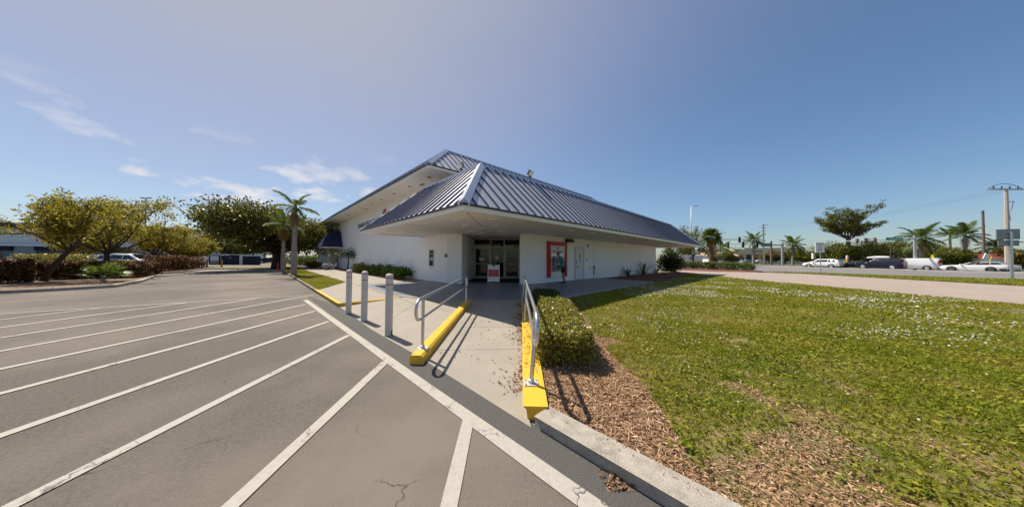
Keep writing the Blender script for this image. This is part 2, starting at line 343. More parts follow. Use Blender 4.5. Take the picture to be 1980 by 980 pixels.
# flat walk beside the tall wall, bays 1.6 m long
walk = sheet('sidewalk', [B(-2.05, 3.5), B(2.3, 3.5), B(2.3, 45), B(-2.05, 45)], .100, M_joint)
flat = lambda p: .12
bay([B(-2.05, 3.62), B(-.3, 3.55), B(-.3, 7.6), B(-2.05, 7.9)], walk, zf=flat)
bay([B(-2.05, 7.9), B(-.3, 7.6), B(-.4, 11.2)], walk, zf=flat, gap=.003)
for i in range(20):
    v = 7.6 + i * 1.62 + (0 if i else 0)
    bay([B(-.35, v), B(2.25, v), B(2.25, v + 1.62), B(-.35, v + 1.62)], walk, zf=flat)
slabp = [B(-.3, 9.0), B(-.3, 4.0), B(.15, 2.75), B(.7, 1.7), B(1.5, .9), B(2.4, .2), B(4.2, -.35), B(13.6, -.35), B(13.6, 3.6), B(6.6, 3.6), B(9.2, 6.3), B(6.3, 9.4), B(3.6, 6.8), B(3.6, 9.0)]
mb = MB(); mb.slab([p + Vector((0, 0, .15)) for p in slabp], .12); slab = tag(mb.build('entrance_slab', M_slab), kind='structure')
mb = MB()
edge = [B(-.3, 9.0), B(-.3, 4.0), B(.15, 2.75), B(.7, 1.7), B(1.5, .9), B(2.4, .2), B(4.2, -.35), B(13.6, -.35)]
for a, b in zip(edge[:-1], edge[1:]):
    t = (b - a).normalized(); s = Vector((t.y, -t.x, 0)); mb.slab([a + s * .0 + Vector((0, 0, .149)), a + s * .09 + Vector((0, 0, .135)), b + s * .09 + Vector((0, 0, .135)), b + Vector((0, 0, .149))], .1)
mb.build('slab_edge', M_conc, slab)
# ------------------------------------------------------------------ lawn, beds, driveway, street
DRN = [gz(1309, 525, .07), gz(1335, 528.5, .07), gz(1370, 533, .07), (gz(1500, 545.5, .07)), gz(1700, 563.5, .07), gz(1980, 590, .07)]
far_n = DRN[-1] + (DRN[-1] - DRN[-2]).normalized() * 14
LAWN = [B(-1.92, -16), B(-1.92, -4.4), Vector((.30, 2.62, 0)), Vector((.46, 8.85, 0)), B(4.2, -.3), B(13.6, -.3), B(13.6, 3.5), B(27, 3.5), B(29, 1)] + DRN + [far_n, Vector((14, -9, 0))]
lawn = sheet('lawn', LAWN, .07, M_lawn)
MB_ED = [(1062, 566), (1100, 577), (1122, 600), (1150, 640), (1185, 690), (1245, 745), (1300, 830), (1345, 905), (1440, 990)]
MUL = [B(-1.95, -6.2), B(-1.95, -4.4), Vector((.31, 2.64, 0)), Vector((.45, 8.7, 0))] + [gz(a, b, .08) for a, b in MB_ED]
sheet('mulch_bed', MUL, .078, M_soil)
RMP = [B(13.62, 3.48), B(13.62, -.1)] + [gz(1282, 545.5, .08), gz(1305, 537, .08), gz(1342, 530, .08), gz(1309, 525.4, .08)] + [B(26.4, 3.48)]
sheet('mulch_bed', RMP, .084, M_redm)
sheet('mulch_bed', [B(2.3, 9.0), B(3.5, 9.0), B(3.5, 44), B(2.3, 44)], .125, M_soil)
DRF = [gz(1300, 521.2, .06), gz(1380, 524.2, .06), gz(1480, 527, .06), gz(1560, 529.5, .06), gz(1700, 537.5, .06), gz(1980, 553, .06)]
far_f = DRF[-1] + (DRF[-1] - DRF[-2]).normalized() * 25
drive = sheet('driveway', [gz(1296, 522.5, .06)] + [p for p in DRN] + [far_n, far_f] + DRF[::-1], .062, M_pink)
VGF = [gz(1500, 526.4, .06), gz(1560, 527.8, .06), gz(1700, 533, .06), gz(1980, 541.5, .06)]
far_v = VGF[-1] + (VGF[-1] - VGF[-2]).normalized() * 25
sheet('road', [gz(1200, 519, 0) , gz(1380, 523.6, .0), gz(1500, 526.6, 0), DRF[3], DRF[4], DRF[5], far_f, Vector((160, -40, 0)), Vector((260, 60, 0)), Vector((200, 330, 0)), Vector((60, 330, 0))], .03, M_road)
VERGE = [DRF[2]] + DRF[3:] + [far_f, far_v] + VGF[::-1]
verge = sheet('grass_verge', [p for p in VERGE], .10, mat('verge_soil', (.06, .12, .02), (.10, .13, .03), scale=2, rough=.95))
LD = Vector((.37, -.93, 0)).normalized(); LN = Vector((-LD.y, LD.x, 0)); LP0 = Vector((58.8, 53, 0))      # the lane of waiting cars
def lane(s, o, z=0.03): return LP0 + LD * s + LN * o + Vector((0, 0, z))
mb = MB(); mb.slab([lane(-6, -.95, .16), lane(60, -.95, .16), lane(60, -.35, .16), lane(-6, -.35, .16)], .16); tag(mb.build('median', mat('median_concrete', (.62, .58, .52), (.5, .46, .42), scale=1)), kind='structure')
for k in range(9):
    sheet('lane_line', [lane(-8 + k * 9, -5.3, 0), lane(-8 + k * 9 + 3, -5.3, 0), lane(-8 + k * 9 + 3, -5.15, 0), lane(-8 + k * 9, -5.15, 0)], .036, M_paint, bpy.data.objects['road'])
mb = MB(); mb.slab([lane(-90, 11.5, .17), lane(70, 11.5, .17), lane(70, 14, .17), lane(-90, 14, .17)], .17); tag(mb.build('far_sidewalk', M_conc), kind='structure')
sheet('far_verge', [lane(-90, 14, 0), lane(70, 14, 0), lane(70, 60, 0), lane(-90, 60, 0)], .11, mat('far_grass', (.07, .11, .025), (.12, .13, .05), scale=.5, rough=.95))
# grass strip by the palms
GS = [B(-2.06, 7.9), B(-.42, 11.3), B(-.42, 36), B(-2.06, 36)]
strip = sheet('grass_strip', GS, .126, M_lawn)
mb = MB(); mb.lathe([(.30, 0), (.30, .012), (.27, .02), (.0, .02)], 24, tuple(gz(604, 545.2, .13)[:2]) + (.125,)); tag(mb.build('manhole_cover', mat('rusty_iron', (.09, .06, .045), (.05, .04, .035), scale=20, rough=.8, bump=.4)), 'dark round iron cover set in the grass strip', 'cover')
# ------------------------------------------------------------------ the bank
M_wall = mat('white_stucco', (.88, .88, .87), (.85, .85, .845), scale=1.1, rough=.9, bump=.22, bscale=85, spec=.2, c3=(.80, .795, .78), s3=.35, lo3=.5, hi3=.85)
M_soff = mat('soffit_paint', (.84, .81, .75), (.80, .765, .70), scale=.5, rough=.85, bump=.06, bscale=60)
M_fasc = mat('fascia_paint', (.86, .83, .75), (.82, .79, .71), scale=2, rough=.7)
M_drip = mat('drip_metal', (.055, .052, .055), rough=.5, metal=.3)
M_roof = mat('blue_roof_metal', (.58, .585, .64), (.54, .545, .60), scale=.7, rough=.36, metal=.35, spec=.55, rand=.05, bump=.05, bscale=3)
M_rib = mat('roof_rib_shade', (.09, .10, .15), rough=.4, metal=.3)  # ribs share the pans' paint; shade on their sides is put into this colour
M_cap = mat('roof_cap_metal', (.50, .53, .60), (.46, .49, .56), scale=2, rough=.34, metal=.4, spec=.55)
M_navy = mat('navy_shade_metal', (.012, .02, .075), rough=.4, spec=.5)
M_grey = mat('flat_roof', (.35, .34, .33), rough=.9)
M_alu = mat('beige_aluminium', (.52, .47, .34), (.47, .42, .30), scale=6, rough=.45, metal=.25)
M_steel = mat('steel', (.55, .56, .58), (.47, .48, .50), scale=12, rough=.3, metal=.9)
M_galv = mat('galvanised', (.62, .63, .64), (.50, .51, .53), scale=25, rough=.33, metal=.85)
M_black = mat('black_plastic', (.015, .015, .017), rough=.45)
M_white = mat('white_plastic', (.78, .78, .77), rough=.45)
M_dgrey = mat('dark_grey', (.08, .08, .085), rough=.5)
M_red = mat('signal_red', (.52, .012, .018), rough=.4)
M_blue = mat('emblem_blue', (.03, .06, .26), rough=.4)
M_lens = mat('lamp_lens', (.82, .80, .74), rough=.3)
M_glass = glassmat('door_glass', (.30, .34, .33), .0)
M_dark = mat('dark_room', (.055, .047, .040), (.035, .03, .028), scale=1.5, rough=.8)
M_paper = mat('paper', (.80, .79, .74), (.62, .60, .55), scale=60, rough=.8, lo=.5, hi=.6)
bank = thing('bank_building', 'white stucco bank with blue standing seam metal roofs and a deep corner canopy', 'building', C0, BA)
def wallp(pts, z0, z1, name='wall', m=M_wall):
    mb = MB(); mb.prism(pts, z0, z1); return mb.build(name, m, bank)
def rect(x0, x1, y0, y1): return [(x0, y0), (x1, y0), (x1, y1), (x0, y1)]
ZS = 2.82
WLa, WLb, WRc, WRd = (3.5, 6.83), (3.95, 6.14), (6.21, 3.96), (6.65, 3.50)
main_wall = wallp(rect(3.5, 3.75, 7.6, 44.4), -.05, 5.98, 'lettered_wall')
wallp(rect(3.502, 3.75, 6.86, 7.598), -.05, ZS + .03)
wallp([WLa, WLb, (6.5, 8.69), (6.27, 8.93), (3.93, 6.6), (3.76, 6.86)], -.05, ZS + .03, 'entrance_pier')
wallp([WRc, WRd, (6.80, 3.62), (6.4, 4.02), (8.95, 6.28), (8.76, 6.51)], -.05, ZS + .03, 'entrance_pier')
atm_wall = wallp(rect(6.652, 26.4, 3.502, 3.75), -.05, ZS + .03, 'cash_machine_wall')
wallp(rect(26.15, 26.398, 3.752, 24), -.05, ZS + .03)
wallp(rect(3.752, 21.8, 7.602, 7.85), 4.0, 5.98)
wallp(rect(21.55, 21.798, 7.852, 44.4), 2, 5.98)
wallp(rect(3.752, 21.5, 44.15, 44.398), -.05, 5.98)
wallp(rect(21.8, 26.14, 23.75, 23.998), -.05, ZS + .03)
# --- soffits, fascias
soff = wallp([(.05, 9.75), (.05, .05), (28.85, .05), (28.85, 24.5), (3.6, 24.5), (3.6, 9.75)][::-1] if False else [(.05, .05), (28.85, .05), (28.85, 24.5), (21.9, 24.5), (21.9, 7.7), (3.45, 7.7), (3.45, 9.75), (.05, 9.75)], ZS, ZS + .08, 'soffit', M_soff)
def bar(name, x0, x1, y0, y1, z0, z1, m, par=bank, bev=0):
    mb = MB(); mb.box(x0, x1, y0, y1, z0, z1); return mb.build(name, m, par, bevel=bev)
FZ0, FZ1 = ZS - .015, 2.935
bar('fascia', 0, 28.9, 0, .06, FZ0, FZ1, M_fasc); bar('fascia', 0, .06, .061, 9.8, FZ0, FZ1, M_fasc)
bar('fascia', 28.84, 28.9, .061, 24.5, FZ0, FZ1, M_fasc); bar('fascia', .061, 3.49, 9.74, 9.8, FZ0, FZ1, M_fasc)
bar('drip_edge', -.05, 28.95, -.05, .10, FZ1 + .001, 2.99, M_drip); bar('drip_edge', -.05, .10, .101, 9.85, FZ1 + .001, 2.99, M_drip)
bar('drip_edge', 28.80, 28.95, .101, 24.5, FZ1 + .001, 2.99, M_drip); bar('drip_edge', .101, 3.49, 9.70, 9.85, FZ1 + .001, 2.99, M_drip)
mb = MB(); mb.prism([(.30, .31), (.31, .30), (5.1, 5.09), (5.09, 5.1)], ZS - .004, ZS + .01); mb.build('soffit_joint', M_dgrey, soff)
bar('soffit_joint', .1, 3.4, 4.4, 4.412, ZS - .003, ZS + .01, M_dgrey, soff)
bar('wall_gap', .8, 3.49, 9.60, 9.735, ZS - .006, ZS + .01, M_dgrey, soff)
US = 5.95
usoff = wallp(rect(1.98, 23.35, 6.08, 45.95), US, US + .08, 'upper_soffit', M_soff)
bar('fascia', 1.93, 23.4, 6.03, 6.09, US - .015, 6.035, M_fasc); bar('fascia', 1.93, 1.99, 6.091, 46, US - .015, 6.035, M_fasc); bar('fascia', 23.34, 23.4, 6.091, 46, US - .015, 6.035, M_fasc)
bar('drip_edge', 1.88, 23.45, 5.98, 6.13, 6.036, 6.095, M_drip); bar('drip_edge', 1.88, 2.03, 6.131, 46.05, 6.036, 6.095, M_drip); bar('drip_edge', 23.3, 23.45, 6.131, 46.05, 6.036, 6.095, M_drip)
# --- standing seam roofs: every pan with its rib is a piece
def roof_face(roof, O, e, n, Lr, run, rise, a, b, pitch=.42, rib=.05, m=M_roof):
    O = Vector(O); e = Vector(e); n = Vector(n); k = max(1, round(Lr / pitch)); w = Lr / k
    up_ = (n * run + Vector((0, 0, rise))); nrm = e.cross(up_).normalized()
    if nrm.z < 0: nrm = -nrm
    def h(t):
        r = 1.0
        if a > 0: r = min(r, t / a)
        if b > 0: r = min(r, (Lr - t) / b)
        return max(0, r)
    P = lambda t, s, d=0: O + e * t + up_ * s + nrm * d
    for i in range(k):
        t0, t1 = i * w, (i + 1) * w; top = [(t1, h(t1))]
        for q in sorted([x for x in (a, Lr - b) if t0 < x < t1], reverse=True): top.append((q, h(q)))
        top.append((t0, h(t0))); pts = [(t0, 0), (t1, 0)] + [q for q in top if q[1] > 1e-4]
        if len(pts) < 3: continue
        mb = MB(); nn = len(pts)
        mb._add([P(t, s, -.03) for t, s in pts] + [P(t, s, 0) for t, s in pts], [tuple(range(nn, 2 * nn))] + [(j, (j + 1) % nn, (j + 1) % nn + nn, j + nn) for j in range(nn)])
        s1 = h(t1)
        if s1 > .02 and i < k - 1:
            r0, r1 = t1 - .017, t1 + .017
            mb.cur = 1
            vs = [P(r0, -.004, -.01), P(r1, -.004, -.01), P(r1, s1, -.01), P(r0, s1, -.01), P(r0, -.004, rib), P(r1, -.004, rib), P(r1, s1, rib), P(r0, s1, rib)]
            mb._add(vs, [(0, 1, 5, 4), (1, 2, 6, 5), (2, 3, 7, 6), (3, 0, 4, 7), (4, 5, 6, 7)])
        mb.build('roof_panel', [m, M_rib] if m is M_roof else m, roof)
def hip_cap(roof, p0, p1, s1, s2, w=.18, lift=.115, m=M_cap):
    p0, p1 = Vector(p0), Vector(p1); ax = (p1 - p0).normalized()
    def side(s):
        s = Vector(s); s = (s - ax * s.dot(ax)); return s.normalized() * w
    a, b = side(s1), side(s2); z = Vector((0, 0, lift)); d = Vector((0, 0, -.1))
    vs = []
    for p in (p0, p1): vs += [p + a + z * .8 + d, p + a + z * .8, p + z * 1.2, p + b + z * .8, p + b + z * .8 + d]
    mb = MB(); mb._add(vs, [(0, 1, 6, 5), (1, 2, 7, 6), (2, 3, 8, 7), (3, 4, 9, 8), (0, 4, 3, 2, 1), (5, 6, 7, 8, 9)]); return mb.build('hip_cap', m, roof)
EX, EY, EZ = Vector((1, 0, 0)), Vector((0, 1, 0)), Vector((0, 0, 1))
def part_empty(name, par):
    o = bpy.data.objects.new(name, None); COL.objects.link(o); o.parent = par; return o
mb = MB(); mb.prism([(2.3, 2.3), (26.6, 2.3), (26.6, 24), (21.7, 24), (21.7, 7.7), (3.6, 7.7), (3.6, 7.0), (2.3, 7.0)], 4.95, 5.06); lroof = mb.build('lower_roof', M_grey, bank)
E0, TZ, RUN = 2.992, 5.10, 2.24; RISE = TZ - E0
roof_face(lroof, (0, 0, E0), EX, EY, 28.9, RUN, RISE, RUN, RUN)
roof_face(lroof, (0, 9.8, E0), -EY, EX, 9.8, RUN, RISE, 2.7, RUN)
roof_face(lroof, (28.9, 0, E0), EY, -EX, 24, RUN, RISE, RUN, 0)
roof_face(lroof, (3.5, 9.8, E0), -EX, -EY, 3.5, 2.7, RISE, 0, RUN)
hip_cap(lroof, (0, 0, E0), (RUN, RUN, TZ), EX, EY); hip_cap(lroof, (28.9, 0, E0), (28.9 - RUN, RUN, TZ), -EX, EY); hip_cap(lroof, (0, 9.8, E0), (RUN, 7.1, TZ), -EY, EX + EY * -.2, w=.10, lift=.05)
def coping(roof, x0, x1, y0, y1, z):
    mb = MB(); mb.box(x0, x1, y0, y1, z - .05, z + .07); mb.build('ridge_coping', M_cap, roof)
coping(lroof, RUN - .05, 28.9 - RUN + .05, RUN - .06, RUN + .16, TZ); coping(lroof, RUN - .06, RUN + .16, RUN + .161, 7.2, TZ); coping(lroof, 28.9 - RUN - .16, 28.9 - RUN + .06, RUN + .161, 24, TZ)
mb = MB(); mb.prism(rect(4.1, 21.2, 8.2, 43.8), 7.80, 7.92); uroof = mb.build('upper_roof', M_grey, bank)
U0, UT, URUN = 6.097, 7.97, 2.17
roof_face(uroof, (1.93, 6.03, U0), EX, EY, 21.47, URUN, UT - U0, URUN, URUN)
roof_face(uroof, (1.93, 46, U0), -EY, EX, 39.97, URUN, UT - U0, URUN, URUN)
roof_face(uroof, (23.4, 6.03, U0), EY, -EX, 39.97, URUN, UT - U0, URUN, URUN, pitch=1.0)
hip_cap(uroof, (1.93, 6.03, U0), (1.93 + URUN, 6.03 + URUN, UT), EX, EY); hip_cap(uroof, (23.4, 6.03, U0), (23.4 - URUN, 6.03 + URUN, UT), -EX, EY)
coping(uroof, 4.05, 21.28, 8.14, 8.36, UT); coping(uroof, 4.04, 4.26, 8.361, 43.8, UT); coping(uroof, 21.07, 21.29, 8.361, 43.8, UT)
# --- lamps and vents let into the soffits
dl_ring = MB(); dl_ring.lathe([(.15, -.03), (.175, -.026), (.19, .0), (.19, .01), (.15, .01)], 24)
dl_mesh = dl_ring.mesh('downlight', M_lens, 35)
dl_in = MB(); dl_in.lathe([(.15, -.026), (.15, .012)], 20); dl_in_mesh = dl_in.mesh('shade_disc', mat('recess_shade', (.30, .27, .23), rough=.6))  # solid disc, shade inside the lamp put into its darker colour
def toloc(p): q = p - C0; return Vector((q.dot(dR), q.dot(dL), q.z))
for px, py in [(884.3, 424.6), (902.7, 436.6), (918, 446.5), (928, 452.7), (955.7, 424.6), (962.9, 436.6), (970, 446.8), (974, 452.4), (936, 457.8), (977, 457.8), (755, 446.5), (735, 450), (805, 451), (785, 453), (850, 453.5), (1100, 445.5), (1142, 451), (1176, 457), (1205, 460), (1250, 467)]:
    q = toloc(gz(px, py, ZS))
    if q.x > 3.3 and q.y > 5: pass
    mkobj('downlight', dl_mesh, soff, Matrix.Translation((q.x, q.y, ZS))); mkobj('downlight_shade_disc', dl_in_mesh, soff, Matrix.Translation((q.x, q.y, ZS + .002)))
vent = MB(); vent.lathe([(.11, -.01), (.11, .01)], 16); vm = vent.mesh('soffit_vent', M_dgrey)
for i in range(13): mkobj('soffit_vent', vm, usoff, Matrix.Translation((2.75, 7.6 + i * 2.6, US)))
mkobj('soffit_vent', vm, usoff, Matrix.Translation((4.6, 6.8, US)))
for v in (9.0, 20.5, 31): bar('vent_slot', 3.05, 3.2, v, v + .55, US - .008, US + .02, M_black, usoff)
# --- main entrance in the cut-off corner
D = Matrix.Translation((6.5, 8.69, .15)) @ Matrix.Rotation(R_(-45), 4, 'Z')
DW, DH = 3.20, 2.675
def dpart(name, boxes, m, par=bank, bev=0):
    mb = MB()
    for bx in boxes: mb.box(*bx, mw=D)
    return mb.build(name, m, par, bevel=bev)
ent = dpart('entrance_frame', [(0, .10, -.05, .08, 0, DH), (DW - .08, DW, -.05, .08, 0, DH), (1.17, 1.25, -.05, .08, 0, DH), (2.07, 2.15, -.05, .08, 0, DH),
    (.101, 1.169, -.045, .075, DH - .07, DH - .001), (1.251, 2.069, -.045, .075, DH - .07, DH - .001), (2.151, DW - .081, -.045, .075, DH - .07, DH - .001),
    (.101, 1.169, -.045, .075, 2.09, 2.27), (1.251, 2.069, -.045, .075, 2.09, 2.15), (2.151, DW - .081, -.045, .075, 2.09, 2.27), (1.251, 2.069, -.045, .075, 0, .12)], M_alu)
dpart('entrance_wall', [(-.3, DW + .3, .12, .3, DH + .001, 2.9)], M_wall)
for x0, x1, hx in ((.105, 1.165, 1.06), (2.155, DW - .085, 2.20)):
    dr = dpart('entrance_door', [(x0, x0 + .09, -.03, .03, .02, 2.085), (x1 - .09, x1, -.03, .03, .02, 2.085), (x0 + .091, x1 - .091, -.028, .028, 1.985, 2.084), (x0 + .091, x1 - .091, -.028, .028, .02, .17), (x0 + .091, x1 - .091, -.06, .0, .96, 1.02)], M_alu)
    dpart('pane', [(x0 + .088, x1 - .088, -.006, .006, .168, 1.988)], M_glass, dr)
    mb = MB(); mb.box(hx, hx + .045, -.11, -.03, .88, 1.16, mw=D); mb.build('door_handle', M_black, dr)
dpart('pane', [(1.249, 2.071, -.006, .006, .118, 2.092)], M_glass, ent)
for x0, x1 in ((.099, 1.171), (2.149, DW - .079)): dpart('transom_pane', [(x0, x1, -.006, .006, 2.268, DH - .068)], M_glass, ent)
dpart('transom_pane', [(1.249, 2.071, -.006, .006, 2.148, DH - .068)], M_glass, ent)
dpart('door_closer', [(2.75, 3.05, -.10, -.047, 2.13, 2.20)], M_black, ent)
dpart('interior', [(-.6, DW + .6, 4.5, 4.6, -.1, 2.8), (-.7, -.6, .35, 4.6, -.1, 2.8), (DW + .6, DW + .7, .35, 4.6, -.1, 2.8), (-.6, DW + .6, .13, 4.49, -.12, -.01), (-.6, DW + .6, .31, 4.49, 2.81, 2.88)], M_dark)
dpart('interior_counter', [(1.6, 3.3, 2.6, 3.1, 0, 1.05)], mat('counter_wood', (.16, .09, .05), rough=.5))
dpart('interior_panel', [(2.5, 3.3, 3.6, 3.65, .9, 2.1)], mat('maroon_panel', (.14, .02, .03), rough=.6))
dpart('notice', [(.42, .78, -.012, -.007, 1.20, 1.42)], M_paper, bank); dpart('notice', [(1.50, 1.75, -.012, -.007, 1.28, 1.58)], M_paper, bank)
text('street_number', '6525', .17, mat('number_white', (.75, .75, .74), rough=.5), ent, D @ Matrix.Translation((1.66, -.015, 2.24)) @ Matrix.Rotation(R_(90), 4, 'X'), sx=1.15)
sheet_o = MB(); sheet_o.box(.06, DW - .06, -2.9, -.12, .003, .012, mw=Matrix.Translation(C0) @ Matrix.Rotation(BA, 4, 'Z') @ D); tag(sheet_o.build('entrance_sheet', mat('sheet_navy', (.018, .02, .028), rough=.95, bump=.6, bscale=200)), 'wide dark navy sheet on the floor before the glass entrance doors', 'mat')  # dark navy sheet laid over the floor before the doors
# --- fittings on the wall with the cash machine (v = 3.5, facing -v)
def onR(u, z, d=0.0): return Matrix.Translation((u, 3.50 - d, z)) @ Matrix.Rotation(R_(90), 4, 'X')     # local x = u, y = up, z = out of wall
BW = Matrix.Translation(C0) @ Matrix.Rotation(BA, 4, 'Z')
fr = MB()
for a in ((10.82, 10.88, 3.455, 3.52, .15, 2.30), (11.86, 11.92, 3.455, 3.52, .15, 2.30), (10.881, 11.859, 3.455, 3.52, 2.24, 2.30)): fr.box(*a)
dfr = fr.build('door_frame', mat('door_frame_grey', (.48, .48, .47), rough=.6), bank)
sdr = bar('security_door', 10.882, 11.858, 3.475, 3.52, .19, 2.238, mat('door_paint', (.70, .71, .70), (.66, .67, .66), scale=3, rough=.5)); sdr['label'] = 'plain pale grey steel door with lever handle'
bar('door_sill', 10.78, 11.96, 3.42, 3.53, .152, .185, M_steel)
bar('door_sticker', 11.36, 11.50, 3.470, 3.474, 1.60, 1.84, mat('sticker_green', (.26, .27, .05), (.10, .11, .05), scale=60, rough=.6), sdr); bar('door_sticker', 11.37, 11.49, 3.470, 3.474, 1.38, 1.50, M_dgrey, sdr)
bar('door_handle', 10.95, 11.10, 3.41, 3.474, .98, 1.03, M_black, sdr); bar('door_lock', 10.93, 10.97, 3.45, 3.474, 1.22, 1.42, M_dgrey, sdr)
for z in (.45, 1.15, 1.95): bar('hinge', 11.845, 11.875, 3.448, 3.476, z, z + .11, M_steel, sdr)
mb = MB(); mb.tube([(13.28, 3.47, ZS - .005), (13.28, 3.47, 1.02)], .013, 6); cd = mb.build('conduit', M_wall, bank, smooth=True)
mb = MB(); mb.box(13.18, 13.36, 3.40, 3.498, .74, 1.02); mb.box(13.20, 13.28, 3.43, 3.497, .35, .70); mb.box(12.72, 12.84, 3.45, 3.497, .80, .88); mb.build('meter_box', mat('grey_box', (.33, .35, .35), rough=.6), bank, bevel=.008)
mb = MB(); mb.tube([(13.24, 3.47, .36), (13.25, 3.46, .16)], .02, 6); mb.tube([(13.33, 3.45, .75), (13.5, 3.40, .4), (13.9, 3.3, .17)], .012, 6); mb.build('supply_pipe', M_steel, bank, smooth=True)
bar('wall_switch', 12.25, 12.32, 3.475, 3.499, 1.42, 1.55, M_dgrey)
al = thing('alarm_bell', 'small red alarm box high on the white wall beside the steel door', 'alarm', BW @ Vector((12.42, 3.5, 2.33)), BA)
mb = MB(); mb.cbox(-.08, .08, -.07, -.002, 0, .17, .02); mb.build('housing', M_red, al); mb = MB(); mb.lathe([(.05, 0), (.05, .012), (.02, .02)], 14, mw=Matrix.Translation((0, -.07, .085)) @ Matrix.Rotation(R_(90), 4, 'X')); mb.build('sounder', M_dgrey, al)
wl = thing('wall_light', 'black box shaped light under the soffit above the cash machine', 'light', BW @ Vector((10.05, 3.5, 2.50)), BA)
mb = MB(); mb.cbox(-.32, .32, -.28, -.003, .03, .24, .05); mb.build('housing', M_black, wl, bevel=.01); mb = MB(); mb.box(-.27, .27, -.25, -.02, .0, .029); mb.build('lens', M_lens, wl)
def dome_cam(px, py, label):
    p = gz(px, py, ZS); t = thing('security_camera', label, 'camera', (p.x, p.y, ZS))
    mb = MB(); mb.lathe([(.07, 0), (.075, -.05), (.06, -.07)], 16); mb.build('housing', M_white, t, smooth=40)
    mb = MB(); mb.lathe([(.055, -.068), (.05, -.09), (.03, -.112), (.005, -.12)], 16); mb.build('lens_dome', M_black, t, smooth=True)
dome_cam(934.3, 441, 'white dome camera on the soffit joint above the glass doors'); dome_cam(1229, 461, 'white dome camera on the soffit beyond the steel door')
def floodlight(p, rz, label):
    t = thing('floodlight', label, 'light', BW @ Vector(p), BA + rz)
    mb = MB(); mb.tube([(0, 0, 0), (0, 0, .20)], .025, 8); mb.build('post', M_dgrey, t)
    mb = MB(); mb.box(-.03, .03, -.05, .05, .17, .26); mb.build('bracket', M_dgrey, t)
    mw = Matrix.Translation((0, -.02, .36)) @ Matrix.Rotation(R_(28), 4, 'X')
    mb = MB(); mb.cbox(-.21, .21, -.07, .06, -.13, .13, .03, mw); mb.build('head', mat('flood_bronze', (.22, .21, .20), rough=.5), t, bevel=.012)
    mb = MB(); mb.box(-.18, .18, -.079, -.071, -.10, .10, mw=mw); mb.build('lens', M_lens, t)
floodlight((2.35, 3.8, 5.16), R_(-90), 'floodlight on the canopy roof edge beside the tall wall'); floodlight((5.2, 2.35, 5.16), R_(15), 'floodlight on the lower roof coping above the cash machine side')
# --- cash machine with its red surround
atm = thing('cash_machine', 'through wall cash machine in a silver panel with a bright red surround', 'cash machine', BW @ Vector((8.85, 3.5, 0.15)), BA)
mb = MB()
for a in ((-.92, -.72, -.16, -.003, .28, 2.36), (.74, .92, -.16, -.003, .28, 2.36), (-.719, .739, -.16, -.003, 2.14, 2.36)): mb.box(*a)
mb.build('surround', M_red, atm, bevel=.012)
mb = MB(); mb.box(-.718, .738, -.10, -.003, .28, 1.66); mb.build('lower_panel', mat('silver_panel', (.58, .59, .60), (.52, .53, .54), scale=3, rough=.38, metal=.6), atm)
mb = MB(); mb.box(-.718, .738, -.11, -.003, 1.662, 2.138); hd = mb.build('header_panel', mat('pale_panel', (.60, .60, .57), rough=.4), atm)
def emblem(par, mw, s, name='emblem'):
    for i in range(3):
        y0 = (i - 1.5) * .30 * s + .02 * s; y1 = y0 + .24 * s; k = .9
        for (xa, xb, m, nm) in ((-.62, -.12, M_blue, 'emblem_blue_bar'), (-.06, .62, M_red, 'emblem_red_bar')):
            w = (1 - abs(i - 1) * .34)
            mb = MB(); mb.prism([(xa * s * w + y0 * k * .4, y0), (xb * s * w + y0 * k * .4, y0), (xb * s * w + y1 * k * .4, y1), (xa * s * w + y1 * k * .4, y1)], 0, .006, mw); mb.build(nm, m, par)
def onA(x, z, d): return Matrix.Translation((x, -d, z)) @ Matrix.Rotation(R_(90), 4, 'X')
emblem(hd, onA(.0, 1.99, .1105), .17)
text('lettering', 'BANK OF AMERICA', .115, M_blue, hd, onA(0, 1.78, .112), .003, sx=1.0, bold=True)
mb = MB(); mb.cbox(-.42, .46, -.24, -.101, .62, 1.50, .03); mc = mb.build('machine', mat('machine_grey', (.30, .31, .33), (.26, .27, .29), scale=8, rough=.4, metal=.5), atm, bevel=.015)
mb = MB(); mb.box(-.30, .40, -.246, -.241, .70, 1.40); mb.build('fascia', mat('machine_blue', (.02, .03, .08), rough=.3), mc)
mb = MB(); mb.box(-.10, .34, -.256, -.247, 1.05, 1.36); mb.build('screen', mat('screen', (.10, .14, .22), rough=.15, emit=((.3, .45, .7), .12)), mc)
mb = MB(); mb._add([Vector(p) for p in ((-.02, -.27, .98), (.36, -.27, .98), (.36, -.36, .90), (-.02, -.36, .90), (-.02, -.245, .98), (.36, -.245, .98), (.36, -.245, .86), (-.02, -.245, .86))], [(0, 1, 2, 3), (0, 4, 5, 1), (3, 2, 6, 7), (0, 3, 7, 4), (1, 5, 6, 2)]); mb.build('keypad_shelf', M_steel, mc)
mb = MB()
for i in range(4):
    for j in range(3): mb.box(.03 + j * .08, .085 + j * .08, -.30 - .02 * i, -.285 - .02 * i, .975 - i * .018, .985 - i * .018)
mb.build('keypad', M_dgrey, mc)
mb = MB(); mb.box(-.26, -.14, -.262, -.247, 1.02, 1.06); mb.box(.0, .3, -.262, -.247, .74, .80); mb.build('card_slot', M_steel, mc)
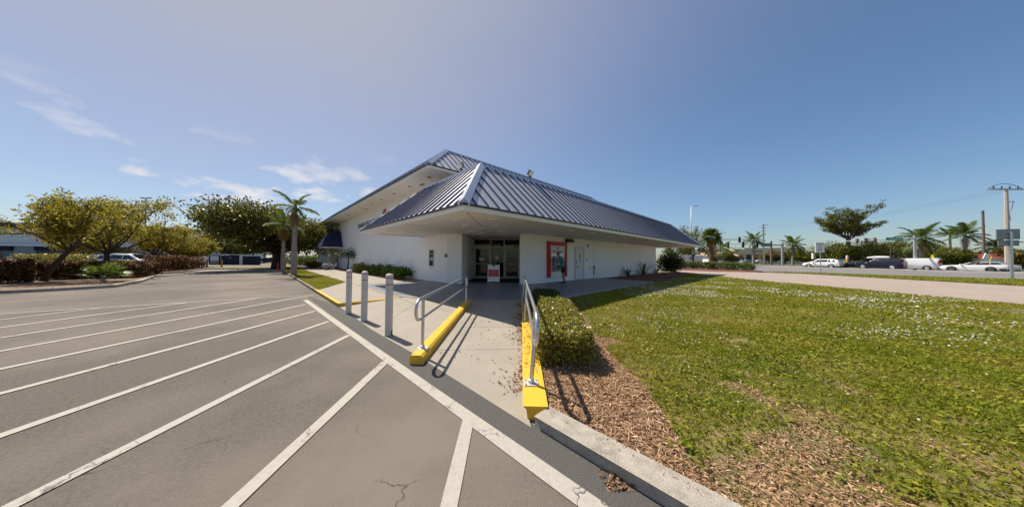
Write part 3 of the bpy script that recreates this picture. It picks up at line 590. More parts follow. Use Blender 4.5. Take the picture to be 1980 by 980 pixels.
# --- night deposit box, plaque and tap on the tall wall (u = 3.5, facing -u)
def onL(u, v, z): return Matrix.Translation((u, v, z)) @ Matrix.Rotation(R_(-90), 4, 'Z') @ Matrix.Rotation(R_(90), 4, 'X')
nd = thing('night_deposit_box', 'stainless steel deposit box let into the tall white wall', 'deposit box', BW @ Vector((3.5, 8.65, 1.02)), BA)
mb = MB()
for a in ((-.05, -.002, -.28, -.23, 0, .98), (-.05, -.002, .23, .28, 0, .98), (-.05, -.002, -.229, .229, .93, .98), (-.05, -.002, -.229, .229, 0, .05)): mb.box(*a)
mb.build('frame', M_steel, nd, bevel=.006); mb = MB(); mb.box(-.012, -.003, -.228, .228, .051, .929); mb.build('back_plate', M_black, nd)
mb = MB(); mb.box(-.05, -.013, -.21, .21, .32, .62, mw=Matrix.Rotation(R_(4), 4, 'Y')); mb.build('flap', M_steel, nd); mb = MB(); mb.box(-.03, -.013, -.22, .22, .70, .78); mb.build('handle', M_steel, nd); mb = MB(); mb.box(-.02, -.001, .02, .14, -.12, -.08); mb.build('keyhole_plate', M_dgrey, nd)
bar('wall_plaque', 3.47, 3.499, 6.98, 7.10, 1.55, 1.74, M_dgrey); bar('wall_plaque', 3.47, 3.499, 6.86, 6.90, 1.55, 1.74, M_dgrey)
mb = MB(); mb.tube([(3.5, 10.8, .62), (3.38, 10.8, .62), (3.34, 10.8, .56)], .018, 8); mb.box(3.37, 3.40, 10.74, 10.86, .64, .665); mb.build('garden_tap', M_dgrey, bank)
bar('sensor', 3.44, 3.499, 31.0, 31.15, 2.35, 2.5, M_dgrey)
# --- lettering on the tall wall
text('wall_lettering', 'BANK OF AMERICA', .62, mat('letter_blue', (.20, .22, .30), rough=.5), bank, onL(3.47, 21.2, 4.72), .03, sx=1.35, bold=True)
emblem(bank, onL(3.46, 17.0, 5.28), .62)
# --- side porch far along the wall
pm = MB(); pm.prism(rect(1.35, 3.49, 32.0, 46.0), 2.62, 2.78); porch = pm.build('side_porch', M_fasc, bank)
for (O, e, n, Lr, run, a, b) in (((1.25, 31.9, 2.785), EX, EY, 2.24, 1.3, .9, 0), ((1.25, 46, 2.785), -EY, EX, 14.1, .9, 0, 1.3)):
    roof_face(porch, O, e, n, Lr, run, 1.95, a, b, pitch=.45, rib=.04, m=M_navy if e == EX else M_cap)  # one roof in two tones: its shaded and lit sides are painted in
bar('porch_column', 1.7, 2.6, 36.2, 37.1, -.02, 2.619, M_wall, porch)
bar('porch_door', 3.40, 3.496, 34.6, 36.0, .12, 2.3, mat('porch_door_grey', (.16, .20, .21), rough=.3), porch); bar('porch_door_pane', 3.38, 3.399, 34.75, 35.85, .3, 2.15, mat('green_glass', (.03, .06, .06), rough=.1, spec=.8), porch)
# ------------------------------------------------------------------ bollards
M_boll = mat('bollard_sleeve', (.60, .565, .52), (.55, .515, .475), scale=5, rough=.5, c3=(.45, .42, .40), s3=8, lo3=.62, hi3=.8)
def bollard(px, py, hgt, label):
    p = gz(px, py, .012); t = thing('bollard', label, 'bollard', (p.x, p.y, apz(p) - .004), group='bollards along the edge of the ramp')
    mb = MB(); mb.lathe([(.070, 0), (.070, hgt - .05), (.066, hgt - .025), (.052, hgt - .008), (.02, hgt), (.002, hgt)], 28); mb.build('sleeve', M_boll, t, smooth=50)
    for z in (hgt - .085, hgt - .215):
        mb = MB(); mb.lathe([(.0712, z), (.0712, z + .018)], 28); mb.build('red_band', M_red, t, smooth=50)
    mb = MB(); mb.lathe([(.078, 0), (.076, .012), (.071, .013)], 24); mb.build('base_shadow_ring', M_dgrey, t)  # solid dark ring, the shadow at the foot put into its colour
    return t
bollard(674, 605, 1.18, 'grey bollard with red bands next to the yellow kerb corner'); bollard(704, 620, 1.19, 'grey bollard with red bands, the middle one of the three'); 
b3 = bollard(751.5, 648, 1.20, 'grey bollard with red bands and a torn base sleeve next to the handrail')
mb = MB(); mb._add([Vector(p) for p in ((.069, -.022, .0), (.074, .0, .0), (.0735, .002, .13), (.066, -.03, .11), (.060, -.040, .05))], [(0, 1, 2, 3, 4)]); mb.build('torn_flap', M_black, b3)

# ------------------------------------------------------------------ handrails
def arc(c, r, a0, a1, n, f): return [f(c[0] + r * math.cos(a0 + (a1 - a0) * i / n), c[1] + r * math.sin(a0 + (a1 - a0) * i / n)) for i in range(n + 1)]
def handrail(name, X0, X1, Ya, Yb, za, zb, gap, posts, label, lean=0.0, zbase=.13):
    t = thing(name, label, 'handrail', (X0, Ya, 0))
    def pt(y, z):
        k = (y - Ya) / (Yb - Ya); return Vector((X0 + (X1 - X0) * k + lean * max(0, min(1, (z - .2) / .5)) - X0, y - Ya, z))
    zt = lambda y: za + (zb - za) * (y - Ya) / (Yb - Ya)
    r = gap / 2; path = []
    n = 12
    for i in range(n + 1):
        a = math.pi / 2 + math.pi * i / n; path.append(pt(Ya + r + r * math.cos(a), zt(Ya) - r + r * math.sin(a)))
    for i in range(1, 8): y = Ya + r + (Yb - Ya - 2 * r) * i / 8; path.append(pt(y, zt(y) - gap))
    for i in range(n + 1):
        a = -math.pi / 2 + math.pi * i / n; path.append(pt(Yb - r + r * math.cos(a), zt(Yb) - r + r * math.sin(a)))
    for i in range(1, 8): y = Yb - r - (Yb - Ya - 2 * r) * i / 8; path.append(pt(y, zt(y)))
    path.append(path[0])
    mb = MB(); mb.tube(path, .0225, 12, caps=False); mb.build('rail_loop', M_galv, t, smooth=True)
    for k, y in enumerate(posts):
        mb = MB(); b = pt(y, zbase); mb.tube([b, pt(y, .5), pt(y, zt(y) - .01)], .024, 12); mb.build('post', M_galv, t, smooth=40)
        mb = MB(); mb.box(b.x - .08, b.x + .08, b.y - .07, b.y + .07, zbase - .01, zbase + .012)
        mb.lathe([(.034, zbase + .011), (.034, zbase + .05), (.025, zbase + .055)], 14, (b.x, b.y, 0))
        for sx in (-.06, .06):
            for sy in (-.05, .05): mb.lathe([(.010, zbase + .01), (.010, zbase + .026)], 6, (b.x + sx, b.y + sy, 0))
        mb.build('base_plate', mat('plate_zinc', (.66, .65, .62), (.5, .49, .47), scale=30, rough=.5, metal=.4), t)
    return t
pa, pb = gz(820, 674, .13), gz(905, 587, .17)
handrail('handrail', -1.36, -1.345, pa.y - .30, pb.y + .14, .905, .965, .30, [pa.y, pb.y], 'galvanised pipe handrail on the yellow kerb beside the bollards')
pa, pb = gz(1028, 742, .125), gz(1017, 622, .15)
handrail('handrail', .215, .335, pa.y - .30, 8.1, .935, .985, .32, [pa.y, pb.y, 7.9], 'galvanised pipe handrail on the leaf strewn yellow kerb beside the clipped hedge', lean=.045)

# ------------------------------------------------------------------ folding sign before the doors
p = gz(954, 547, .15)
af = thing('pavement_sign', 'white folding sign with a red notice standing before the glass doors', 'sign', (p.x, p.y, .15))
M_sgn = mat('sign_plastic', (.76, .77, .78), rough=.5)
for s in (-1, 1):
    mw = Matrix.Translation((0, .21, 1.0)) @ Matrix.Rotation(R_(11.5 * s), 4, 'X')
    mb = MB(); mb.prism([(-.33, -.98), (-.27, -.98), (-.25, -.945), (.25, -.945), (.27, -.98), (.33, -.98), (.33, .0), (.11, .0), (.07, -.075), (-.07, -.075), (-.11, .0), (-.33, .0)], -.02, .02, mw @ Matrix.Rotation(R_(90), 4, 'X')); pn = mb.build('panel', M_sgn, af, bevel=.008)
    if s == -1:
        mb = MB(); mb.box(-.285, .285, -.028, -.021, -.68, -.27, mw=mw); nt_ = mb.build('red_notice', M_red, pn)
        for k, (a, b, h) in enumerate(((-.21, .21, .020), (-.07, .07, .022), (-.25, .25, .016), (-.25, .22, .016), (-.14, .12, .016), (-.25, .25, .016))):
            z = -.315 - k * .062; mb = MB(); x = a
            while x < b:
                w = random.uniform(.02, .06); mb.box(x, min(b, x + w), -.030, -.0285, z - h / 2, z + h / 2, mw=mw); x += w + .012
            mb.build('print_line', mat('print_pink', (.72, .45, .45), rough=.6), nt_)
mb = MB(); mb.tube([(-.3, .21, .985), (.3, .21, .985)], .012, 8); mb.build('hinge', M_dgrey, af)

# ------------------------------------------------------------------ leaf materials and plants
M_hedge = leafmat('hedge_leaf', (.06, .085, .012), (.36, .32, .045), .35, .32, (.66, .56, .22))
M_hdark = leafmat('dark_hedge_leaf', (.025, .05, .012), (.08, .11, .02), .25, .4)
M_shrub = leafmat('shrub_leaf', (.05, .10, .015), (.16, .22, .03), .30, .4, (.26, .26, .05))
M_croton = leafmat('croton_leaf', (.09, .02, .012), (.15, .09, .02), .28, .5, (.32, .22, .04))
M_oak = leafmat('yellow_tree_leaf', (.09, .10, .012), (.33, .29, .025), .45, .5, (.50, .38, .04))
M_fic = leafmat('ficus_leaf', (.03, .045, .009), (.16, .16, .022), .35, .4, (.36, .30, .05))
M_gtree = leafmat('green_tree_leaf', (.04, .065, .010), (.18, .19, .02), .35, .45, (.32, .28, .04))
M_pine = leafmat('pine_leaf', (.04, .06, .014), (.16, .165, .022), .3, .5, (.26, .23, .04))
M_bush = leafmat('tan_tree_leaf', (.10, .09, .02), (.22, .18, .05), .3, .5, (.30, .20, .08))
M_frond = leafmat('palm_frond', (.045, .08, .015), (.13, .18, .03), .35, .65)
M_frdry = leafmat('dry_frond', (.22, .15, .05), (.34, .24, .08), .3, .6)
M_frbrn = leafmat('brown_frond', (.22, .11, .025), (.30, .17, .05), .25, .7)
M_grass = leafmat('grass_blade', (.11, .155, .006), (.27, .29, .012), .35, .75, (.42, .35, .06), patch=(.36, .29, .055), ps=.9)
M_weed = leafmat('weed_leaf', (.085, .13, .006), (.25, .27, .012), .3, .75, (.38, .32, .04), patch=(.32, .27, .04), ps=.7)
M_flow = leafmat('flower_white', (.72, .70, .66), (.82, .80, .76), .3, .6)
M_bark = mat('bark', (.085, .06, .045), (.045, .032, .025), scale=12, rough=.95, bump=.8, bscale=30)
M_bark2 = mat('red_bark', (.16, .10, .07), (.09, .055, .04), scale=9, rough=.95, bump=.8, bscale=25)
M_palmb = mat('palm_bark', (.34, .29, .25), (.25, .21, .18), scale=5, rough=.9, bump=.6, bscale=14)
M_brown = mat('boot_bark', (.20, .11, .055), (.12, .065, .035), scale=8, rough=.95, bump=.9, bscale=18)
M_twig = mat('hedge_twig', (.10, .075, .05), (.06, .045, .03), scale=20, rough=.9)
def leafobj(name, cent, size, m, parent, aspect=.5, droop=0., flat=0.):
    v, f = leaves(np.asarray(cent), size, aspect, droop, flat); return mkobj(name, fast_mesh(name, v, f, m), parent)
def hedge_pts(n, a, b, w, h, wob=.05, shell=.75, z0=.10):
    """points in the outer shell of a clipped hedge running from a to b"""
    a = np.array(a[:2]); b = np.array(b[:2]); L_ = np.linalg.norm(b - a); t = (b - a) / L_; s = np.array([-t[1], t[0]])
    out = []
    while len(out) < n:
        q = rng.random((n * 2, 3)); x = q[:, 0] * L_; y = (q[:, 1] - .5) * w; z = q[:, 2] * h
        dtop = h - z; dsd = w / 2 - np.abs(y); dend = np.minimum(x, L_ - x); d = np.minimum(np.minimum(dtop, dsd), dend)
        # rounded shoulders
        rr_ = .16; cx = np.maximum(0, rr_ - dsd); cz = np.maximum(0, rr_ - dtop); cc = np.maximum(0, rr_ - dend)
        keep = (np.sqrt(cx ** 2 + cz ** 2 + cc ** 2) < rr_ + .015) & (rng.random(n * 2) < np.exp(-d / (.10)) + .06) & (z > z0 * rng.random(n * 2) * 2.2)
        bump = wob * (np.sin(x * 7 + y * 5) * np.cos(y * 9 - z * 6 + x * 3)) + wob * .8 * np.sin(x * 17 + 3 * y) * np.sin(y * 19 + x * 5); out_ = rng.random(len(x)) ** 6 * wob * 1.6
        y = y + np.sign(y) * (wob * .6 * np.sin(x * 9 + z * 11) + out_); x = x + np.sign(x - L_ / 2) * (dend < .2) * (wob * np.sin(y * 13 + z * 9) + out_); z = z + out_ * (dtop < .1)
        x, y, z = x[keep], y[keep], z[keep] + bump[keep]
        out += list(np.stack([a[0] + t[0] * x + s[0] * y, a[1] + t[1] * x + s[1] * y, z], 1))
    return np.array(out[:n])
def hedge(label, a, b, w, h, n, size, m, base=.08, cat='hedge', group=None, name='hedge', wob=.04):
    t = thing(name, label, cat, (0, 0, 0), group=group)
    P_ = hedge_pts(n, a, b, w, h, wob); P_[:, 2] += base
    tag(leafobj('foliage', P_, size * rng.uniform(.7, 1.3, n), m, t, .55, 0, .4), kind='stuff')
    mb = MB(); a = Vector((a[0], a[1], base)); b = Vector((b[0], b[1], base)); L_ = (b - a).length
    for i in range(max(3, int(L_ / .22))):
        p = a.lerp(b, random.random()) + Vector((random.uniform(-w, w) * .22, random.uniform(-w, w) * .22, -.02))
        for k in range(3):
            q = p + Vector((random.uniform(-.3, .3) * w, random.uniform(-.3, .3) * w, h * random.uniform(.6, .9))); mb.tube([p, p.lerp(q, .5) + Vector((random.uniform(-.04, .04), random.uniform(-.04, .04), 0)), q], [.011, .008, .004], 4)
    tag(mb.build('twigs', M_twig, t), kind='stuff'); return t
hedge('clipped hedge with glossy yellow green leaves in full sun beside the handrail', (.70, 3.42), (1.06, 6.6), .78, .47, 34000, .042, M_hedge, wob=.026)
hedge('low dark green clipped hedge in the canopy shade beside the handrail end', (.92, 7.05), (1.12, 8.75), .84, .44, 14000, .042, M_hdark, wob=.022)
def shrub(name, label, p, r, h, n, size, m, group=None, cat='shrub', droop=.1, aspect=.5, stems=6, base=0.0):
    t = thing(name, label, cat, (p[0], p[1], base), group=group)
    d = rng.normal(size=(n, 3)); d /= np.linalg.norm(d, axis=1)[:, None]; rad = rng.random(n) ** .4
    P_ = d * rad[:, None] * np.array([r, r, h * .5]) * (1 + .25 * np.sin(d[:, :1] * 5 + d[:, 1:2] * 7)); P_[:, 2] += h * .52
    P_ = P_[P_[:, 2] > .04]; leafobj('foliage', P_, size * rng.uniform(.6, 1.3, len(P_)), m, t, aspect, droop)
    mb = MB()
    for k in range(stems):
        a = random.uniform(0, 6.28); q = Vector((math.cos(a) * r * .6, math.sin(a) * r * .6, h * random.uniform(.5, .9))); mb.tube([(0, 0, -.02), q * .5 + Vector((0, 0, .04)), q], [.02, .014, .006], 5)
    tag(mb.build('stems', M_twig, t), kind='stuff'); return t
# bushes in the bed at the foot of the tall wall
for i, (px, py, r, h, m, lab) in enumerate([(735, 541, .62, .80, M_shrub, 'leafy green shrub by the tall wall, next to the bare mulch'), (712, 537, .66, .85, M_shrub, 'bright green shrub with big leaves by the tall wall'), (697, 533, .6, .80, M_shrub, 'rounded green shrub by the wall between bigger shrubs'),
        (681, 531, .55, .75, M_gtree, 'olive green shrub against the tall wall'), (664, 527.5, .7, .85, M_hedge, 'yellowish shrub at the foot of the twisted little tree')]):
    p = gz(px, py, .12); p = B(2.9, max(9.6, toloc(p).y)); shrub('shrub', lab, p, r, h, 900, .19, m, base=.12)
p = gz(658, 524, .12); tt = thing('small_tree', 'small dark twisted tree leaning against the tall wall', 'tree', B(2.85, toloc(p).y + 1, .12))
mb = MB(); mb.tube([(0, 0, -.05), (.05, 0, .8), (-.02, .05, 1.5), (-.3, .3, 2.0)], [.07, .06, .05, .03], 7); mb.tube([(.0, .02, 1.2), (.5, .2, 1.6), (.8, .3, 1.75)], [.04, .03, .02], 6); mb.build('trunk', M_bark, tt, smooth=True)
q = rng.normal(size=(900, 3)) * np.array([.55, .8, .28]) + np.array([-.1, .5, 1.75]); leafobj('crown', q, .16, M_hdark, tt, .5)
# agave-like plants and the big bush at the end of the cash machine wall
def strap_plant(p, nl, ln, label, base=.09):
    t = thing('strap_leaf_plant', label, 'plant', (p[0], p[1], base)); mbm = None
    for k in range(nl):
        a = 2.4 * k + random.uniform(-.3, .3); e = random.uniform(.25, 1.25); l_ = ln * random.uniform(.8, 1.1); d = Vector((math.cos(a), math.sin(a), 0)); s = Vector((-d.y, d.x, 0)); vs = []; m_ = 7
        for i in range(m_ + 1):
            f = i / m_; c = d * (l_ * math.cos(e) * f) + Vector((0, 0, l_ * math.sin(e) * f - .35 * l_ * math.cos(e) * f * f)); w = .045 * (1 - f) ** .6 * (.5 + f) * 1.3 + .002
            vs += [c - s * w + Vector((0, 0, w * .5)), c, c + s * w + Vector((0, 0, w * .5))]
        mb = MB(); mb._add(vs, [(i * 3 + j, i * 3 + j + 1, i * 3 + j + 4, i * 3 + j + 3) for i in range(m_) for j in range(2)]); mb.build('leaf', M_strap, t)
M_strap = leafmat('strap_leaf', (.05, .085, .04), (.09, .13, .05), .15, .4)
strap_plant(gz(1214, 534, .1), 20, 1.25, 'spiky grey green plant in the red mulch, the smaller one by the slab'); strap_plant(gz(1244, 531, .1), 24, 1.8, 'large spiky grey green plant in the red mulch against the white wall'); strap_plant(gz(1270, 527.5, .1), 16, 1.6, 'spiky plant half hidden behind the dark bush at the wall end')
p = gz(1297, 526, .09); shrub('shrub', 'tall dark glossy bush at the far end of the cash machine wall', p, 1.25, 2.1, 5200, .2, M_hdark, base=.08, stems=12)

# ------------------------------------------------------------------ person at the cash machine
M_skin = mat('skin', (.36, .19, .13), (.32, .165, .11), scale=12, rough=.55)
def skin_mesh(name, verts, edges, radii, m, parent, lv=2, root=0):
    me = bpy.data.meshes.new(name); me.from_pydata([Vector(v) for v in verts], edges, []); o = mkobj(name, me, parent); me.materials.append(m)
    md = o.modifiers.new('skin', 'SKIN'); md.use_smooth_shade = True
    for i, r in enumerate(radii):
        s = me.skin_vertices[0].data[i]; s.radius = r if isinstance(r, tuple) else (r, r); s.use_root = (i == root)
    sb = o.modifiers.new('sub', 'SUBSURF'); sb.levels = lv; sb.render_levels = lv; return o
def finish(o):
    dg = bpy.context.evaluated_depsgraph_get(); me = bpy.data.meshes.new_from_object(o.evaluated_get(dg)); me.name = o.name; me.polygons.foreach_set('use_smooth', [True] * len(me.polygons)); old = o.data; o.modifiers.clear(); o.data = me
pp = BW @ Vector((8.55, 2.78, .15))
man = thing('person', 'person in a teal polo shirt and dark shorts bending towards the cash machine', 'person', pp, BA + R_(28))
# local +y is where the person faces
J = dict(pel=(0, 0, .93), sp=(0, .05, 1.12), ch=(0, .13, 1.32), nk=(0, .22, 1.47), hd=(0, .30, 1.55), top=(0, .36, 1.68),
    hl=(-.10, 0, .90), kl=(-.11, .04, .50), al=(-.11, -.02, .09), tl=(-.13, .14, .04), hr=(.10, 0, .90), kr=(.11, .01, .50), ar=(.12, -.06, .09), tr=(.14, .10, .04),
    sl=(-.20, .14, 1.38), el=(-.25, .20, 1.12), wl=(-.20, .42, 1.08), sr=(.20, .13, 1.38), er=(.25, .06, 1.10), wr=(.24, .16, .86))
def sk(names, edges, rad, nm, m, par): 
    o = skin_mesh(nm, [J[n] for n in names], [(names.index(a), names.index(b)) for a, b in edges], [rad[n] for n in names], m, par); finish(o); return o
# hands: palm and five fingers on each wrist
def hand(w, d, side, pre):
    w = Vector(w); d = Vector(d).normalized(); s = Vector((d.y, -d.x, 0)).normalized() * side if abs(d.z) < .9 else Vector((0, 1, 0)); nrm = d.cross(s)
    J[pre + 'p'] = tuple(w + d * .07); names.append(pre + 'p'); E_.append((pre_w[pre], pre + 'p')); Rr[pre + 'p'] = (.032, .016)
    for k, (o_, l_) in enumerate(((-.03, .075), (-.01, .085), (.01, .08), (.028, .065))):
        a, b = pre + 'f%d' % k, pre + 'g%d' % k; J[a] = tuple(w + d * .10 + s * o_); J[b] = tuple(w + d * (.10 + l_ * .8) + s * o_ * 1.1 + nrm * .025)
        names.extend([a, b]); E_.extend([(pre + 'p', a), (a, b)]); Rr[a] = .009; Rr[b] = .007
    a, b = pre + 't0', pre + 't1'; J[a] = tuple(w + d * .045 - s * .035); J[b] = tuple(w + d * .085 - s * .055 + nrm * .02); names.extend([a, b]); E_.extend([(pre + 'p', a), (a, b)]); Rr[a] = .011; Rr[b] = .008
names = ['pel', 'sp', 'ch', 'nk', 'hd', 'top', 'hl', 'kl', 'al', 'tl', 'hr', 'kr', 'ar', 'tr', 'sl', 'el', 'wl', 'sr', 'er', 'wr']
E_ = [('pel', 'sp'), ('sp', 'ch'), ('ch', 'nk'), ('nk', 'hd'), ('hd', 'top'), ('pel', 'hl'), ('hl', 'kl'), ('kl', 'al'), ('al', 'tl'), ('pel', 'hr'), ('hr', 'kr'), ('kr', 'ar'), ('ar', 'tr'), ('ch', 'sl'), ('sl', 'el'), ('el', 'wl'), ('ch', 'sr'), ('sr', 'er'), ('er', 'wr')]
Rr = dict(pel=(.14, .11), sp=(.14, .11), ch=(.16, .12), nk=.06, hd=(.078, .09), top=(.07, .08), hl=.09, kl=.058, al=.038, tl=.036, hr=.09, kr=.058, ar=.038, tr=.036, sl=.06, el=.043, wl=.028, sr=.06, er=.043, wr=.028)
pre_w = {'L': 'wl', 'R': 'wr'}; hand(J['wl'], (.15, .9, -.1), 1, 'L'); hand(J['wr'], (0, .25, -1), 1, 'R')
sk(names, E_, Rr, 'body', M_skin, man)
tn = ['sp0', 'sp', 'ch', 'nk0', 'sl', 'sle', 'sr', 'sre']; J['sp0'] = (0, .0, .86); J['nk0'] = (0, .19, 1.42); J['sle'] = tuple(Vector(J['sl']).lerp(Vector(J['el']), .62)); J['sre'] = tuple(Vector(J['sr']).lerp(Vector(J['er']), .62))
sk(tn, [('sp0', 'sp'), ('sp', 'ch'), ('ch', 'nk0'), ('ch', 'sl'), ('sl', 'sle'), ('ch', 'sr'), ('sr', 'sre')], dict(sp0=(.165, .135), sp=(.168, .145), ch=(.178, .14), nk0=(.085, .08), sl=.078, sle=.072, sr=.078, sre=.072), 'shirt', mat('teal_cloth', (.02, .26, .24), (.015, .20, .19), scale=9, rough=.9), man)
J['hk'] = tuple(Vector(J['hl']).lerp(Vector(J['kl']), .92)); J['hkr'] = tuple(Vector(J['hr']).lerp(Vector(J['kr']), .92)); J['pl0'] = (0, .02, 1.06)
sk(['pl0', 'pel', 'hl', 'hk', 'hr', 'hkr'], [('pl0', 'pel'), ('pel', 'hl'), ('hl', 'hk'), ('pel', 'hr'), ('hr', 'hkr')], dict(pl0=(.165, .125), pel=(.17, .135), hl=.115, hk=.10, hr=.115, hkr=.10), 'shorts', mat('navy_cloth', (.012, .014, .03), rough=.9), man)
for s_, a_, t_ in (('l', 'al', 'tl'), ('r', 'ar', 'tr')):
    A = Vector(J[a_]); T = Vector(J[t_]); h_ = A + (A - T) * .35; h_.z = .05
    o = skin_mesh('shoe', [h_, (A.x, A.y, .06), (T.x, T.y, .045), T + (T - A) * .25 + Vector((0, 0, -.0))], [(0, 1), (1, 2), (2, 3)], [.042, .046, (.046, .04), (.035, .026)], M_black, man); finish(o)
o = skin_mesh('hair', [(0, .25, 1.60), (0, .285, 1.68), (0, .34, 1.735)], [(0, 1), (1, 2)], [(.075, .06), (.088, .08), (.074, .06)], mat('hair_brown', (.05, .03, .02), rough=.8), man); finish(o)
# ------------------------------------------------------------------ trees
def tree(name, label, p, H, spread, trunk_r, m_leaf, n, lsize, fork=.3, m_bark=None, lean=(0, 0), layers=None, limbs=6, seed=1, cat='tree', group=None, gap=.8, base=0.0, up_=.55, squash=.7, bare=0.0):
    rnd = random.Random(seed); rg = np.random.default_rng(seed); m_bark = m_bark or M_bark
    t = thing(name, label, cat, (p[0], p[1], base), group=group); mb = MB(); tips = []
    fz = H * fork; top = Vector((lean[0], lean[1], fz))
    mb.tube([(0, 0, -.1), (lean[0] * .3 + rnd.uniform(-.1, .1) * trunk_r, lean[1] * .3, fz * .4), top * .75 + Vector((0, 0, fz * .05)), top], [trunk_r * 1.25, trunk_r, trunk_r * .9, trunk_r * .8], 9)
    def branch(a, d, l_, r, lev):
        d = d.normalized(); k = 4; path = [a]; q = a.copy(); dd = d.copy()
        for i in range(k):
            dd = (dd + Vector((rnd.uniform(-.25, .25), rnd.uniform(-.25, .25), rnd.uniform(-.08, .22)))).normalized(); q = q + dd * (l_ / k); path.append(q.copy())
        mb.tube(path, [r * (1 - .6 * i / k) for i in range(k + 1)], 6 if lev < 2 else 4, caps=False)
        if lev >= 2: tips.extend(path[1:]); return
        tips.append(path[-1])
        for j in range(3 + (lev == 0)):
            o = path[min(k, 1 + j)]; nd = (dd + Vector((rnd.uniform(-1, 1), rnd.uniform(-1, 1), rnd.uniform(-.25, .6)))).normalized()
            branch(o, nd, l_ * rnd.uniform(.45, .7), r * .45, lev + 1)
    for i in range(limbs):
        a = 2 * math.pi * i / limbs + rnd.uniform(-.3, .3); e = rnd.uniform(up_ - .25, up_ + .35)
        l_ = min(spread * .62 / max(.3, math.cos(e)), (H - fz) * .62 / max(.25, math.sin(e)))
        branch(top + Vector((0, 0, rnd.uniform(-.2, .05) * fz * .4)), Vector((math.cos(a) * math.cos(e), math.sin(a) * math.cos(e), math.sin(e))), l_ * rnd.uniform(.8, 1.1), trunk_r * .45, 0)
    branch(top, Vector((rnd.uniform(-.2, .2), rnd.uniform(-.2, .2), 1)), (H - fz) * .6, trunk_r * .45, 0)
    T = np.array([tuple(x) for x in tips]); T = T[T[:, 2] > fz * .9]
    hz = T[:, 2].max(); T[:, 2] = fz * .9 + (T[:, 2] - fz * .9) * ((H - fz * .9) / max(.1, hz - fz * .9))
    rad = np.hypot(T[:, 0] - lean[0], T[:, 1] - lean[1]).max(); sc = spread / rad; T[:, 0] = lean[0] + (T[:, 0] - lean[0]) * sc; T[:, 1] = lean[1] + (T[:, 1] - lean[1]) * sc
    kz = (H - fz * .9) / max(.1, hz - fz * .9); V_ = []
    for (x, y, z) in mb.v:
        w = max(0, min(1, (z - fz * .85) / (.3 * fz + .01))); V_.append((x + (lean[0] + (x - lean[0]) * sc - x) * w, y + (lean[1] + (y - lean[1]) * sc - y) * w, z if z < fz * .9 else fz * .9 + (z - fz * .9) * kz))
    mb.v = V_; mb.build('trunk', m_bark, t, smooth=True)
    # clumps at the tips, of uneven weight, some left bare so that the sky shows through
    wgt = rg.random(len(T)) ** 1.5; wgt[rg.random(len(T)) < bare] = 0.0; wgt /= wgt.sum()
    idx = rg.choice(len(T), n, p=wgt); sg = gap * spread / 6.2
    dd_ = rg.normal(size=(n, 3)); dd_ /= np.linalg.norm(dd_, axis=1)[:, None]; dd_ *= (rg.random(n) ** .45)[:, None]
    P_ = T[idx] + dd_ * np.array([sg, sg, sg * squash]) * (.55 + .9 * wgt[idx] / wgt.max())[:, None]
    P_ = P_[P_[:, 2] < H * 1.02]; n = len(P_)
    leafobj('crown', P_, lsize * rg.uniform(.6, 1.3, n), m_leaf, t, .5, .15); return t
